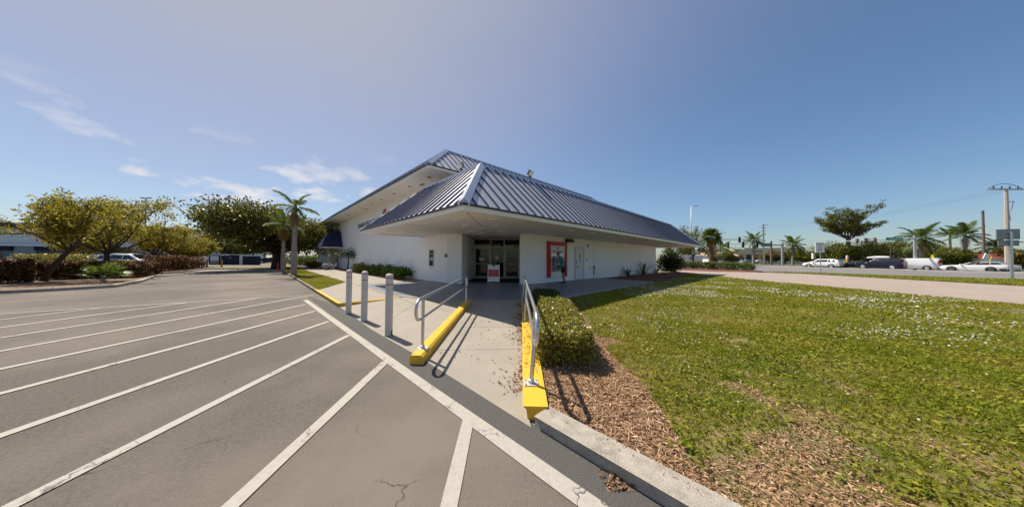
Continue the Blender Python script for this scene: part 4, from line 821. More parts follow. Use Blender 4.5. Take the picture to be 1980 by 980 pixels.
def palm(label, p, H, tr, nf, fl, seed, m=None, group=None, name='palm_tree', bulge=0., droop=.6, dead=0, base=0., lean=(0, 0), low=-.35, bark=None):
    rnd = random.Random(seed); t = thing(name, label, 'palm', (p[0], p[1], base), group=group); mb = MB(); path = []; rad = []; k = 26
    for i in range(k + 1):
        f = i / k; path.append((lean[0] * f * f, lean[1] * f * f, -.05 + H * f)); rad.append(tr * (1.25 - .45 * f + bulge * math.exp(-((f - .25) / .22) ** 2)) * (1 + .05 * (i % 2)))
    mb.tube(path, rad, 12); mb.build('trunk', bark or M_palmb, t, smooth=35)
    hub = Vector((lean[0], lean[1], H))
    mb = MB(); mb.tube([hub + Vector((0, 0, -.3)), hub + Vector((0, 0, .25)), hub + Vector((0, 0, .55))], [tr * .8, tr * .9, tr * .2], 8); mb.build('crownshaft', mat('crownshaft_green', (.16, .22, .07), rough=.6) if 'cs' not in globals() else cs, t, smooth=True)
    variants = []
    for vv in range(3):
        vs = []; fs = []
        nl = 34; dr = droop * rnd.uniform(.8, 1.2)
        def C(f): return Vector((fl * (f - .12 * f ** 3), 0, fl * (.18 * f - dr * .55 * f * f)))
        for i in range(10):
            f0, f1 = i / 10, (i + 1) / 10; a, b = C(f0), C(f1); w0, w1 = .035 * (1 - f0) + .006, .035 * (1 - f1) + .006; q = len(vs)
            vs += [a + Vector((0, w0, 0)), a - Vector((0, w0, 0)), b - Vector((0, w1, 0)), b + Vector((0, w1, 0))]; fs.append((q, q + 1, q + 2, q + 3))
        for i in range(nl):
            f = .12 + .88 * i / nl; c = C(f); ll = fl * .30 * math.sin(math.pi * min(1, .22 + f * .72)) * rnd.uniform(.85, 1.1); wd = fl * .014 + .004
            for s in (-1, 1):
                tip = c + Vector((ll * .45, s * ll * .78, -ll * rnd.uniform(.25, .6))); mid = c.lerp(tip, .5) + Vector((0, 0, ll * .10)); q = len(vs)
                vs += [c + Vector((-wd, 0, 0)), mid + Vector((-wd, 0, 0)), tip, mid + Vector((wd, 0, 0)), c + Vector((wd, 0, 0))]; fs.append((q, q + 1, q + 2, q + 3, q + 4))
        mb = MB(); mb._add(vs, fs); variants.append(mb)
    me = [b.mesh('frond', m or M_frond) for b in variants]; med = [b.mesh('dead_frond', M_frdry) for b in variants]
    for i in range(nf):
        a = 2.399 * i + rnd.uniform(-.2, .2); e = low + (1.25 - low) * (i / max(1, nf - 1)) ** 1.1
        mw = Matrix.Translation(hub + Vector((0, 0, .2))) @ Matrix.Rotation(a, 4, 'Z') @ Matrix.Rotation(-e, 4, 'Y') @ Matrix.Diagonal((rnd.uniform(.85, 1.1),) * 3 + (1,))
        mkobj('frond', me[i % 3], t, mw)
    for i in range(dead):
        mkobj('dead_frond', med[i % 3], t, Matrix.Translation(hub + Vector((0, 0, -.1))) @ Matrix.Rotation(2.1 * i + rnd.random(), 4, 'Z') @ Matrix.Rotation(R_(rnd.uniform(50, 78)), 4, 'Y') @ Matrix.Diagonal((.8, .8, .8, 1)))
    return t
cs = mat('crownshaft_green', (.16, .22, .07), rough=.6)
def fan_palm(label, p, H, tr, nf, fl, seed, base=0.):
    rnd = random.Random(seed); t = thing('fan_palm', label, 'palm', (p[0], p[1], base)); mb = MB(); k = 30
    mb.tube([(0, 0, -.05 + H * i / k) for i in range(k + 1)], [tr * (1 + .16 * ((i % 2) * 2 - 1) + .25 * i / k) for i in range(k + 1)], 9); mb.build('trunk', M_brown, t)
    vs = []; fs = []; nb = 26
    vs += [Vector((0, .02, 0)), Vector((0, -.02, 0)), Vector((fl * .5, -.012, .06)), Vector((fl * .5, .012, .06))]; fs.append((0, 1, 2, 3))
    for i in range(nb):
        a = (i / (nb - 1) - .5) * 4.2; c = Vector((fl * .5, 0, .06)); l_ = fl * .62 * (1 - .12 * abs(a)); d = Vector((math.cos(a), math.sin(a), 0)); s = Vector((-d.y, d.x, 0)); w = l_ * .075; q = len(vs)
        mid = c + d * l_ * .55 + Vector((0, 0, .04)); tip = c + d * l_ + Vector((0, 0, -l_ * .30)); vs += [c, mid - s * w, tip, mid + s * w]; fs.append((q, q + 1, q + 2, q + 3))
    mb = MB(); mb._add(vs, fs); me = mb.mesh('frond', M_frond); med = mb.mesh('dead_frond', M_frbrn)
    for i in range(nf):
        a = 2.399 * i; e = -.7 + 2.1 * i / nf; mkobj('frond', me, t, Matrix.Translation((0, 0, H)) @ Matrix.Rotation(a, 4, 'Z') @ Matrix.Rotation(-e, 4, 'Y') @ Matrix.Rotation(rnd.uniform(-.5, .5), 4, 'X'))
    for i in range(8): mkobj('dead_frond', med, t, Matrix.Translation((0, 0, H - .25)) @ Matrix.Rotation(2.1 * i, 4, 'Z') @ Matrix.Rotation(R_(55 + 8 * (i % 3)), 4, 'Y') @ Matrix.Diagonal((.8, .8, .8, 1)))
    return t
# palms on the grass strip
pA = gz(568, 531, .13); palm('tall slim palm with a swollen grey trunk and thin crown on the grass strip', pA, 5.15, .14, 9, 1.75, 3, bulge=.35, droop=.9, dead=4, base=.12, low=-.6)
pB = gz(547, 524, .13); palm('shorter palm with rust brown hanging fronds behind the tall slim palm', pB, 4.4, .13, 11, 1.9, 5, bulge=.3, droop=1.0, dead=6, base=.12, low=-.4)
for k in range(5):
    o = [c for c in COL.objects if c.name.startswith('dead_frond')][-1 - k]; o.data = o.data.copy(); o.data.materials[0] = M_frbrn
# left: the planted island, its kerb, hedges and trees
IS = [(-60, 573), (0, 568), (102, 563), (224, 555.6), (275, 546), (297, 538), (299, 530.5), (352, 527), (400, 521.5)]
isl = [gz(a, b) for a, b in IS]
outer = isl + [Vector((-44, 36, 0)), Vector((-62, 40, 0)), Vector((-70, 20, 0)), Vector((-45, 8, 0))]
sheet('planting_island', [(p.x, p.y) for p in outer], .10, M_soil)
mb = MB()
for a, b in zip(isl[:-1], isl[1:]):
    t_ = (b - a).normalized(); s_ = Vector((-t_.y, t_.x, 0)); mb.slab([a + Vector((0, 0, .13)), b + Vector((0, 0, .13)), b + s_ * .22 + Vector((0, 0, .13)), a + s_ * .22 + Vector((0, 0, .13))], .16)
tag(mb.build('island_kerb', M_conc2), kind='structure')
GI = 'trees on the planted island'
tree('island_tree', 'leaning tree with thin olive crown over the red hedge, before the navy awnings', gz(82, 543, .1), 4.9, 3.7, .115, M_oak, 7000, .16, .36, lean=(1.0, .3), seed=11, gap=.75, bare=.35, base=.1)
tree('island_tree', 'wide forked tree with thin yellow green crown behind the little fan palm', gz(205, 532, .1), 5.9, 4.6, .15, M_oak, 11000, .17, .28, seed=23, gap=.72, bare=.3, limbs=7, base=.1)
tree('island_tree', 'yellow green tree with several stems in front of the low white wall', gz(300, 517.5, .1), 5.6, 4.6, .16, M_oak, 9000, .2, .28, seed=31, gap=.9, base=.1)
tree('island_tree', 'dense yellow tree standing close to its many stemmed neighbour, by the white wall', gz(332, 516, .1), 5.2, 4.3, .16, M_oak, 9000, .2, .28, seed=37, gap=.9, base=.1)
tree('island_tree', 'smallest yellow tree, by the end of the low white wall', gz(374, 515, .1), 3.9, 2.9, .13, M_oak, 7000, .2, .28, seed=41, gap=.9, base=.1)
tree('island_tree', 'pale green tree behind the forked tree', gz(160, 519, .1), 4.6, 3.4, .12, M_oak, 7000, .2, .3, seed=43, gap=.9, base=.1)
def isl_hedge(px0, py0, px1, py1, w, h, n, m, lab, s=.14): hedge(lab, gz(px0, py0, .1), gz(px1, py1, .1), w, h, n, s, m, base=.1, name='hedge')
isl_hedge(-45, 549, 62, 545, 1.6, 1.15, 7000, M_croton, 'dark red and green hedge at the foot of the leaning tree')
isl_hedge(95, 541, 190, 536, 1.5, 1.0, 7000, M_croton, 'red and green hedge between the leaning tree and the forked tree')
isl_hedge(228, 538, 288, 531, 1.4, .95, 5500, M_croton, 'deep red hedge at the point of the island')
isl_hedge(205, 533, 250, 529, 1.1, 1.05, 2200, M_hedge, 'golden green bush beside the forked tree')
isl_hedge(300, 525, 345, 522, 1.6, 1.45, 5500, M_croton, 'tall dark red hedge in front of the yellow trees')
isl_hedge(346, 522, 380, 519, 1.4, 1.25, 4500, M_croton, 'red brown hedge before the smallest yellow tree')
isl_hedge(45, 527, 165, 522, 1.6, 1.5, 3600, M_hedge, 'trimmed yellow green hedge before the shop windows', .17)
pf = gz(203, 545, .1); fp = thing('fan_palm', 'little fan palm seedling with pale base in the mulch by the kerb', 'palm', (pf.x, pf.y, .1))
src = MB(); vs = []; fs = []
for i in range(14):
    a = (i / 13 - .5) * 3.4; q = len(vs); d = Vector((math.cos(a), math.sin(a), 0)); s = Vector((-d.y, d.x, 0)); vs += [Vector((.5, 0, 0)), Vector((.5, 0, 0)) + d * .3 - s * .04, Vector((.5, 0, -.15)) + d * .6, Vector((.5, 0, 0)) + d * .3 + s * .04]; fs.append((q, q + 1, q + 2, q + 3))
vs += [Vector((0, .015, 0)), Vector((0, -.015, 0)), Vector((.5, -.01, 0)), Vector((.5, .01, 0))]; q = len(vs) - 4; fs.append((q, q + 1, q + 2, q + 3)); src._add(vs, fs); sm = src.mesh('frond', M_shrub)
for i in range(9): mkobj('frond', sm, fp, Matrix.Translation((0, 0, .2)) @ Matrix.Rotation(2.4 * i, 4, 'Z') @ Matrix.Rotation(R_(-70 + 7 * i), 4, 'Y'))
mb = MB(); mb.tube([(0, 0, -.02), (-.12, 0, .15), (-.05, 0, .32)], [.10, .09, .05], 8); mb.build('trunk', M_palmb, fp)
# the big dark tree beyond the palms, and the greenery behind it
tree('ficus_tree', 'broad dark green tree with a thick trunk at the end of the car park', gz(535, 519, .05), 7.9, 9.4, .5, M_fic, 38000, .34, .26, seed=51, limbs=9, gap=.95, up_=.5, squash=.8)
tree('background_tree', 'dark leafy tree behind the broad tree, beside the side porch', at(640, 505, 60).to_2d().to_3d(), 9.0, 8, .35, M_fic, 15000, .45, .2, seed=53, limbs=8)
tree('background_tree', 'round dark tree behind the navy fence', at(455, 505, 62).to_2d().to_3d(), 7.2, 7.5, .35, M_fic, 14000, .45, .22, seed=57, limbs=8)
hedge('trimmed green hedge along the lawn beside the side porch', gz(580, 513.5), gz(622, 515), 1.4, 1.7, 4500, .2, M_shrub, base=0)
hedge('trimmed green hedge farther off, behind the short palm', gz(556, 510.5), gz(578, 512), 1.2, 1.6, 2200, .2, M_shrub, base=0)
p = gz(606, 519, .1); shrub('shrub', 'rusty orange leaved shrub at the corner of the side porch', p, .9, .9, 900, .2, M_croton, base=.1)
p = gz(634, 522, .1); shrub('shrub', 'pale grey leaved shrub at the foot of the porch column', p, .55, .75, 500, .2, leafmat('grey_leaf', (.25, .25, .25), (.42, .41, .40), .2, .6), base=.1)
sheet('ground_patch', [B(-2.2, 40), B(6, 46), B(6, 90), B(-40, 90), B(-40, 60)], .02, M_dry)
# right: hedge beyond the driveway, palms and trees of the street
sheet('hedge_bed', [gz(1296, 521.6, .07), gz(1380, 524.6, .07), gz(1462, 526.2, .07), gz(1475, 524.4, .07), gz(1400, 519.5, .07), gz(1300, 517.5, .07)], .092, M_redm)
hb = [(1300, 519.4), (1340, 520.3), (1380, 521.3), (1420, 522.5), (1455, 524)]
for i, ((a, b), (c, d)) in enumerate(zip(hb[:-1], hb[1:])):
    hedge(['hedge section with gappy stems behind the driveway, nearest the dark bush', 'hedge section behind the driveway, under the red and blue emblem sign', 'hedge section behind the driveway, in front of the shaggy fan palm', 'thin end of the hedge behind the driveway, by the road'][i], gz(a, b, .09), gz(c, d, .09), 1.1, 1.0 - .05 * i, 1900, .17, M_shrub if i != 1 else M_gtree, base=.16, group='hedge behind the driveway', wob=.1)
fan_palm('shaggy fan palm with thick brown trunk behind the hedge', at(1375, 505, 40), 4.9, .26, 34, 1.5, 61)
tree('street_tree', 'thin crowned tree left of the shaggy fan palm, behind the emblem sign', at(1340, 505, 45), 7.6, 4.2, .16, M_gtree, 3800, .24, .3, seed=63, gap=.7, bare=.3)
tree('street_tree', 'low leafy tree just behind the shaggy fan palm', at(1383, 505, 48), 4.6, 3.6, .14, M_gtree, 2600, .24, .25, seed=64)
tree('street_tree', 'dark low tree hanging over the emblem sign', at(1312, 505, 52), 6.0, 4.0, .2, M_fic, 3000, .3, .25, seed=66)
GP = None
palm('coconut palm with drooping fronds beside the fan palm', at(1398, 505, 58), 3.9, .16, 12, 2.5, 71, droop=.9, low=-.6)
palm('coconut palm beside the concrete pole, before the tan shop', at(1457, 505, 78), 7.2, .28, 15, 3.4, 72, droop=.7, low=-.45, dead=2)
palm('coconut palm right of the thick grey signal pole', at(1533, 505, 74), 5.8, .24, 15, 3.4, 73, droop=.7, low=-.45, dead=2)
palm('wide palm with yellowing fronds behind the grey signal post', at(1781, 505, 45), 5.2, .22, 16, 3.2, 74, droop=.85, low=-.7, dead=3)
palm('palm with dark crown left of the wooden pole', at(1867, 505, 52), 6.5, .25, 14, 3.4, 75, droop=.7, low=-.4, dead=1)
palm('smaller palm peeping out behind the dark crowned palm', at(1838, 505, 62), 7.4, .2, 11, 2.6, 76, droop=.6, low=-.1)
palm('bushy palm beside the thick concrete pole', at(1926, 505, 50), 4.0, .3, 16, 3.0, 77, droop=.8, low=-.5, dead=3)
tree('umbrella_pine', 'tall tree with flat spreading crown and bare reddish trunk', at(1641, 505, 58), 13.4, 6.9, .40, M_pine, 15000, .30, .50, m_bark=M_bark2, seed=84, limbs=9, gap=.62, up_=.5, squash=.45)
for i, (px, Y, H, sp, m, lab) in enumerate([(1612, 60, 5.4, 5.0, M_gtree, 'dense green tree at the foot of the tall flat crowned tree'), (1662, 58, 6.2, 5.2, M_fic, 'dark green tree behind the dark blue car'), (1715, 60, 6.0, 5.5, M_gtree, 'olive green tree under the green street sign'),
        (1822, 56, 5.6, 4.8, M_gtree, 'spreading green tree behind the white van'), (1857, 50, 4.6, 3.6, M_gtree, 'low green tree behind the open white car'), (1488, 95, 5.2, 4.4, M_bush, 'tan leaved tree before the shop, left of the grey signal pole'), (1518, 92, 5.0, 4.2, M_bush, 'tan leaved tree before the shop, right of the grey signal pole'),
        (1556, 80, 5.0, 4.0, M_gtree, 'round green tree at the end of the tan shop'), (1410, 85, 4.6, 3.4, M_bush, 'reddish little tree at the left end of the tan shop'), (1975, 46, 4.0, 3.6, M_bush, 'tan leaved tree behind the back of the road sign')]):
    tree('street_tree', lab, at(px, 505, Y), H, sp, .18, m, 8000, .34 if Y < 70 else .42, .16, seed=90 + i, gap=1.25)

# ------------------------------------------------------------------ lawn, weeds, flowers
lat = rng.random((64, 64))
def vnoise(x, y, s):
    x = x / s; y = y / s; i = np.floor(x).astype(int); j = np.floor(y).astype(int); fx = x - i; fy = y - j; fx = fx * fx * (3 - 2 * fx); fy = fy * fy * (3 - 2 * fy)
    g = lambda a, b: lat[a % 64, b % 64]
    return (g(i, j) * (1 - fx) + g(i + 1, j) * fx) * (1 - fy) + (g(i, j + 1) * (1 - fx) + g(i + 1, j + 1) * fx) * fy
def scatter(poly, n, box, dens):
    out = []
    tot = 0
    while tot < n:
        x = rng.uniform(box[0], box[1], n * 2); y = rng.uniform(box[2], box[3], n * 2); k = inpoly(x, y, poly); x, y = x[k], y[k]
        k = rng.random(len(x)) < dens(x, y); out.append(np.stack([x[k], y[k]], 1)); tot += k.sum()
    return np.concatenate(out)[:n]
def blades(P2, z, h, w, nb):
    n = len(P2); P_ = np.repeat(np.c_[P2, np.full(n, z)], nb, 0); m_ = len(P_); P_[:, :2] += rng.normal(size=(m_, 2)) * w * 1.5
    a = rng.uniform(0, 6.283, m_); hh = np.repeat(np.broadcast_to(h, (n,)), nb) * rng.uniform(.5, 1.2, m_); ln = rng.normal(size=(m_, 2)) * hh[:, None] * .75
    s = np.c_[np.cos(a), np.sin(a), np.zeros(m_)] * w * .5
    v = np.stack([P_ - s, P_ + s, P_ + np.c_[ln, hh]], 1).reshape(-1, 3); return v, np.arange(m_ * 3).reshape(-1, 3)
lp = [(p[0], p[1]) for p in LAWN]; mp_ = [(p[0], p[1]) for p in MUL]; rm_ = [(p[0], p[1]) for p in RMP]
def cover(x, y):
    r = np.hypot(x, y); c = .55 * vnoise(x, y, .42) + .45 * vnoise(x + 9, y + 4, 1.1)
    near = np.clip((r - 2.2) / 3.6, 0, 1); thr = .56 - .50 * near
    return np.where(inpoly(x, y, rm_), 0.0, 1.0) * np.where(inpoly(x, y, mp_), 0.015, np.clip((c - thr) * 7, 0.01, 1))
lawn_g = []
for (n, box, h, w, nb) in ((26000, (1, 8, 1, 6), .042, .010, 3), (42000, (1, 14, 4, 13), .05, .015, 2), (40000, (3, 20, 8, 27), .06, .03, 2)):
    P2 = scatter(lp, n, box, cover); lawn_g.append(blades(P2, .07, h * (.6 + .9 * vnoise(P2[:, 0], P2[:, 1], .9)), w, nb))
v = np.concatenate([a for a, b in lawn_g]); o_ = np.cumsum([0] + [len(a) for a, b in lawn_g][:-1]); f = np.concatenate([b + k for (a, b), k in zip(lawn_g, o_)])
tag(mkobj('grass', fast_mesh('grass', v, f, M_grass)), 'short patchy grass covering the lawn beside the bank', 'grass', kind='stuff')
P2 = np.concatenate([scatter(lp, 26000, (1, 8, 1, 6), cover), scatter(lp, 30000, (1, 14, 4, 13), cover), scatter(lp, 16000, (3, 20, 8, 27), cover)]); r = np.hypot(P2[:, 0], P2[:, 1])
Pz = np.c_[P2, .075 + rng.random(len(P2)) * .035]; sz = (.026 + .0035 * r) * rng.uniform(.6, 1.3, len(P2))
cl_c = scatter(lp, 170, (1.3, 8, 1.4, 6), lambda x, y: .25 + .75 * (cover(x, y) > .3) * ~inpoly(x, y, mp_)); cl_n = rng.integers(25, 90, 170); ci = np.repeat(np.arange(170), cl_n)      # lusher clumps near the kerb
cd_ = rng.normal(size=(len(ci), 2)) * rng.uniform(.04, .11, 170)[ci][:, None]; chh = np.clip(.10 - np.hypot(cd_[:, 0], cd_[:, 1]) * .5, .02, .1) * rng.random(len(ci))
Pz = np.concatenate([Pz, np.c_[cl_c[ci] + cd_, .075 + chh]]); sz = np.concatenate([sz, rng.uniform(.022, .05, len(ci))])
v, f = leaves(Pz, sz, .55, 0, .45)
tag(mkobj('weeds', fast_mesh('weeds', v, f, M_weed)), 'low leafy weeds mixed into the lawn', 'weeds', kind='stuff')
def fl_d(x, y):
    return np.clip((vnoise(x, y, 1.6) * .6 + vnoise(x + 3, y + 7, .5) * .4 - .46) * 3.2, .012, 1) * (np.hypot(x, y) > 3.2) * ~inpoly(x, y, mp_) * ~inpoly(x, y, rm_)
P2 = np.concatenate([scatter(lp, 320, (2, 9, 1.5, 7), fl_d), scatter(lp, 2000, (1.5, 14, 5, 14), fl_d), scatter(lp, 1500, (3, 18, 9, 22), fl_d)]); r = np.hypot(P2[:, 0], P2[:, 1])
v, f = leaves(np.c_[P2, .115 + rng.random(len(P2)) * .03], .015 + .0022 * r, .8, 0, .8); tag(mkobj('flowers', fast_mesh('flowers', v, f, M_flow)), 'tiny white weed flowers scattered over the lawn', 'flowers', kind='stuff')
# wood chips and fallen leaves
def chips(P2, z, l0, l1, w, m, name, label, cat, flat=.75, asp=.18):
    n = len(P2); v, f = leaves(np.c_[P2, z + rng.random(n) * .02], rng.uniform(l0, l1, n), asp, 0, flat); return tag(mkobj(name, fast_mesh(name, v, f, m)), label, cat, kind='stuff')
M_chip = leafmat('wood_chip', (.20, .105, .05), (.52, .33, .19), .05, .9, (.68, .50, .33))
M_litter = leafmat('fallen_leaf', (.13, .065, .03), (.36, .20, .10), .1, .8, (.52, .34, .19))
chips(np.concatenate([scatter(mp_, 15000, (0, 3, 1, 5), lambda x, y: np.ones(len(x)) * .9), scatter(mp_, 6000, (0, 3, 4, 9), lambda x, y: np.ones(len(x)) * .9)]), .08, .03, .085, 0, M_chip, 'wood_chips', 'brown wood chips around the clipped hedge', 'mulch')
bare = lambda x, y: np.clip(.75 - cover(x, y), .0, 1) * (np.hypot(x, y) < 6)
chips(scatter(lp, 15000, (1, 7, 1, 5), bare), .072, .015, .048, 0, M_chip, 'wood_chips', 'loose chips and straw on the bare patches of the lawn', 'mulch', asp=.25)
chips(scatter(lp, 330, (1, 7, 1, 5), bare), .08, .025, .06, 0, M_litter, 'fallen_leaves', 'curled dead leaves on the bare front of the lawn', 'leaves', asp=.5, flat=.6)
lr_ = lambda x, y: np.exp(-np.clip((.16 + (y - 2.5) * .034) - x, 0, 3) / .085) * (.25 + .75 * (vnoise(x, y, .35) > .45)) * (y > 2.9) + .004
lit = scatter([(-1.2, 3.6), (.14, 2.7), (.36, 8.3), (-1.2, 8.3)], 1150, (-1.2, .4, 2.6, 8.3), lr_); zz = np.array([rpz(Vector((a, b, 0))) for a, b in lit])
v, f = leaves(np.c_[lit, zz + .008 + rng.random(len(lit)) * .01], rng.uniform(.022, .055, len(lit)), .45, 0, .7); tag(mkobj('fallen_leaves', fast_mesh('fallen_leaves', v, f, M_litter)), 'dry brown leaves drifted along the ramp edge', 'leaves', kind='stuff')
kx = [gz(1160 + 70 * random.random() + random.random() * 20, 905 + 45 * random.random(), 0) for i in range(150)]
v, f = leaves(np.array([(p.x, p.y, .008 + random.random() * .012) for p in kx]), rng.uniform(.02, .055, 150), .35, 0, .7); tag(mkobj('fallen_leaves', fast_mesh('fallen_leaves', v, f, M_litter)), 'dry leaves caught in the gutter below the grey kerb', 'leaves', kind='stuff')
yk = np.stack([rng.uniform(.2, .36, 260) , rng.uniform(3.2, 8, 260)], 1); yk[:, 0] += (yk[:, 1] - 2.5) * .034 - .06
v, f = leaves(np.c_[yk, .135 + (yk[:, 1] - 2.5) * .0115 + rng.random(260) * .01], rng.uniform(.02, .05, 260), .45, 0, .75); tag(mkobj('fallen_leaves', fast_mesh('fallen_leaves', v, f, M_litter)), 'dry brown leaves lying on top of the yellow kerb', 'leaves', kind='stuff')
# grass on the strip by the palms and on the verge
gs = [(p.x, p.y) for p in GS]; xs = [p[0] for p in gs]; ys = [p[1] for p in gs]
v, f = blades(scatter(gs, 16000, (min(xs), max(xs), min(ys), max(ys)), lambda x, y: np.clip(vnoise(x, y, .9) * 2.2 - .25, .1, 1)), .126, .05, .03, 2); tag(mkobj('grass', fast_mesh('grass', v, f, M_grass)), 'bright mown grass on the strip under the palms', 'grass', kind='stuff')
vg = [(p.x, p.y) for p in VERGE]; xs = [p[0] for p in vg]; ys = [p[1] for p in vg]
v, f = blades(scatter(vg, 12000, (min(xs), 52, 5, max(ys)), lambda x, y: np.ones(len(x))), .10, .10, .09, 2); tag(mkobj('grass', fast_mesh('grass', v, f, M_grass)), 'mown grass on the verge between driveway and road', 'grass', kind='stuff')
P_ = scatter(lp, 10, (4, 11, 2.5, 5.5), lambda x, y: np.ones(len(x)))
# ------------------------------------------------------------------ vehicles
M_tyre = mat('tyre', (.018, .018, .019), rough=.85); M_rim = mat('alloy', (.50, .51, .52), rough=.35, metal=.7); M_cgl = mat('car_glass', (.012, .016, .022), rough=.06, spec=.9, coat=.5)
M_cwhite = mat('white_car_paint', (.80, .80, .79), rough=.25, spec=.5, coat=.6); M_cblue = mat('dark_blue_car_paint', (.008, .011, .030), rough=.3, spec=.3, coat=.15); M_cblk = mat('black_car_paint', (.010, .011, .015), rough=.3, spec=.3, coat=.15); M_silver = mat('silver_car_paint', (.45, .46, .47), rough=.3, metal=.4, coat=.5)
M_tail = mat('tail_lamp', (.50, .012, .015), rough=.2); M_head = mat('head_lamp', (.70, .72, .74), rough=.1, spec=.8); M_trim = mat('black_trim', (.02, .02, .021), rough=.6); M_plate = mat('number_plate', (.66, .67, .62), rough=.5)
def lerp_st(st, x):
    st = sorted(st, key=lambda s: s[0])
    if x <= st[0][0]: return st[0][1:]
    for a, b in zip(st[:-1], st[1:]):
        if a[0] <= x <= b[0]:
            f = (x - a[0]) / (b[0] - a[0]); return tuple(p + (q - p) * f for p, q in zip(a[1:], b[1:]))
    return st[-1][1:]
def vehicle(name, label, cat, p, hd, st, paint, wheels, wr, wins=(), shields=(), tail=None, head=None, plate=None, group=None, tw=.23, mirror=None, rim=None, z=0.03, cladding=None):
    t = thing(name, label, cat, (p[0], p[1], z), hd, group=group)
    st = sorted(st, key=lambda s: s[0]); xs = [s[0] for s in st]
    def ring(x):
        zs, zm, zb, zr, ws, wm, wb, wr_ = lerp_st(st, x)
        h = [(ws, zs), (wm, zm), (wm * .995, zm + (zb - zm) * .6), (wb, zb), (wr_ + (wb - wr_) * .08, zb + (zr - zb) * .9), (wr_ * .9, zr), (wr_ * .45, zr + .02), (0, zr + .028)]
        return [Vector((x, y, z_)) for y, z_ in h] + [Vector((x, -y, z_)) for y, z_ in h[-2::-1]]
    fine = []
    for a, b in zip(xs[:-1], xs[1:]):
        for k in range(3): fine.append(a + (b - a) * k / 3)
    fine.append(xs[-1]); rings = [ring(x) for x in fine]; n = len(rings[0]); vs = [v for r in rings for v in r]
    fs = [(i * n + j, i * n + j + 1, i * n + n + j + 1, i * n + n + j) for i in range(len(rings) - 1) for j in range(n - 1)] + [(i * n, i * n + n, i * n + n + n - 1, i * n + n - 1) for i in range(len(rings) - 1)]
    fs += [tuple(range(n)), tuple(range((len(rings) - 1) * n, len(rings) * n))[::-1]]
    mb = MB(); mb._add(vs, fs); body = mb.build('body', paint, t, smooth=38)
    def side_pt(x, f, s):
        zs, zm, zb, zr, ws, wm, wb, wr_ = lerp_st(st, x); y = wb + (wr_ + (wb - wr_) * .08 - wb) * f; return Vector((x, s * (y + .014), zb + (zr - zb) * .9 * f))
    for (b0, b1, t0, t1) in wins:
        for s in (-1, 1):
            mb = MB(); mb.poly([side_pt(b0, .10, s), side_pt(b1, .10, s), side_pt(t1, .88, s), side_pt(t0, .88, s)]); mb.build('side_window', M_cgl, t)
    for (x0, x1, nm) in shields:
        mb = MB(); rows = []
        for k in range(4):
            x = x0 + (x1 - x0) * k / 3; zs, zm, zb, zr, ws, wm, wb, wr_ = lerp_st(st, x); rows.append([Vector((x, y * wr_ * .86, zr + .028 - .02 * abs(y) + .014)) + Vector((.014 if x0 > 0 else -.014, 0, 0)) for y in (-1, -.5, 0, .5, 1)])
        mb._add([v for r in rows for v in r], [(i * 5 + j, i * 5 + j + 1, i * 5 + j + 6, i * 5 + j + 5) for i in range(3) for j in range(4)]); mb.build(nm, M_cgl, t, smooth=True)
    wmx = max(s[6] for s in st)
    for x in wheels:
        for s in (-1, 1):
            mb = MB(); mb.lathe([(wr * 1.17, 0), (wr * 1.17, .02)], 24, mw=Matrix.Translation((x, s * (wmx - .012), wr + .01)) @ Matrix.Rotation(R_(-90 * s), 4, 'X')); mb.build('wheel_arch', M_trim, t)
            mw = Matrix.Translation((x, s * (wmx - tw + .03), wr)) @ Matrix.Rotation(R_(-90 * s), 4, 'X')
            mb = MB(); mb.lathe([(wr * .62, tw), (wr * .72, tw + .01), (wr * .93, tw - .005), (wr, tw - .04), (wr, .02), (wr * .6, .0)], 24, mw=mw); wh = mb.build('wheel', M_tyre, t, smooth=45)
            mb = MB(); mb.lathe([(wr * .63, tw + .003), (wr * .60, tw + .012), (wr * .56, tw - .03), (wr * .2, tw - .015), (wr * .14, tw + .012)], 24, mw=mw); mb.build('rim', rim or M_rim, wh, smooth=40)
            mb = MB()
            for k in range(5): mb.box(-.02, .02, wr * .12, wr * .59, tw - .02, tw + .006, mw=mw @ Matrix.Rotation(2 * math.pi * k / 5, 4, 'Z'))
            mb.build('spokes', rim or M_rim, wh)
    for lst, m_, nm in ((tail or [], M_tail, 'tail_light'), (head or [], M_head, 'headlight')):
        for (x, y0, y1, z0, z1, d) in lst:
            for s in (-1, 1):
                mb = MB(); mb.cbox(x - d, x + d, s * y0 if s > 0 else -y1, s * y1 if s > 0 else -y0, z0, z1, .02); mb.build(nm, m_, t)
    if plate: mb = MB(); mb.box(plate[0] - .02, plate[0] + .01, -.16, .16, plate[1], plate[1] + .15); mb.build('number_plate', M_plate, t)
    if mirror:
        for s in (-1, 1):
            mb = MB(); y = mirror[1]; mb.cbox(mirror[0] - .08, mirror[0] + .08, min(s * y, s * (y + .2)), max(s * y, s * (y + .2)), mirror[2], mirror[2] + .16, .03); mb.build('mirror', paint, t)
    if cladding:
        for s in (-1, 1): mb = MB(); mb.box(cladding[0], cladding[1], min(s * (wmx - .02), s * (wmx + .012)), max(s * (wmx - .02), s * (wmx + .012)), cladding[2], cladding[3]); mb.build('side_sill', M_trim, t)
    mb = MB(); mb.box(min(xs) + .05, max(xs) - .05, -wmx * .85, wmx * .85, .17, .34); mb.build('underbody', M_trim, t)
    return t
HD = math.atan2(-LD.y, -LD.x)          # waiting cars face away to the left
def lpos(s, o): q = lane(s, o, .03); return q
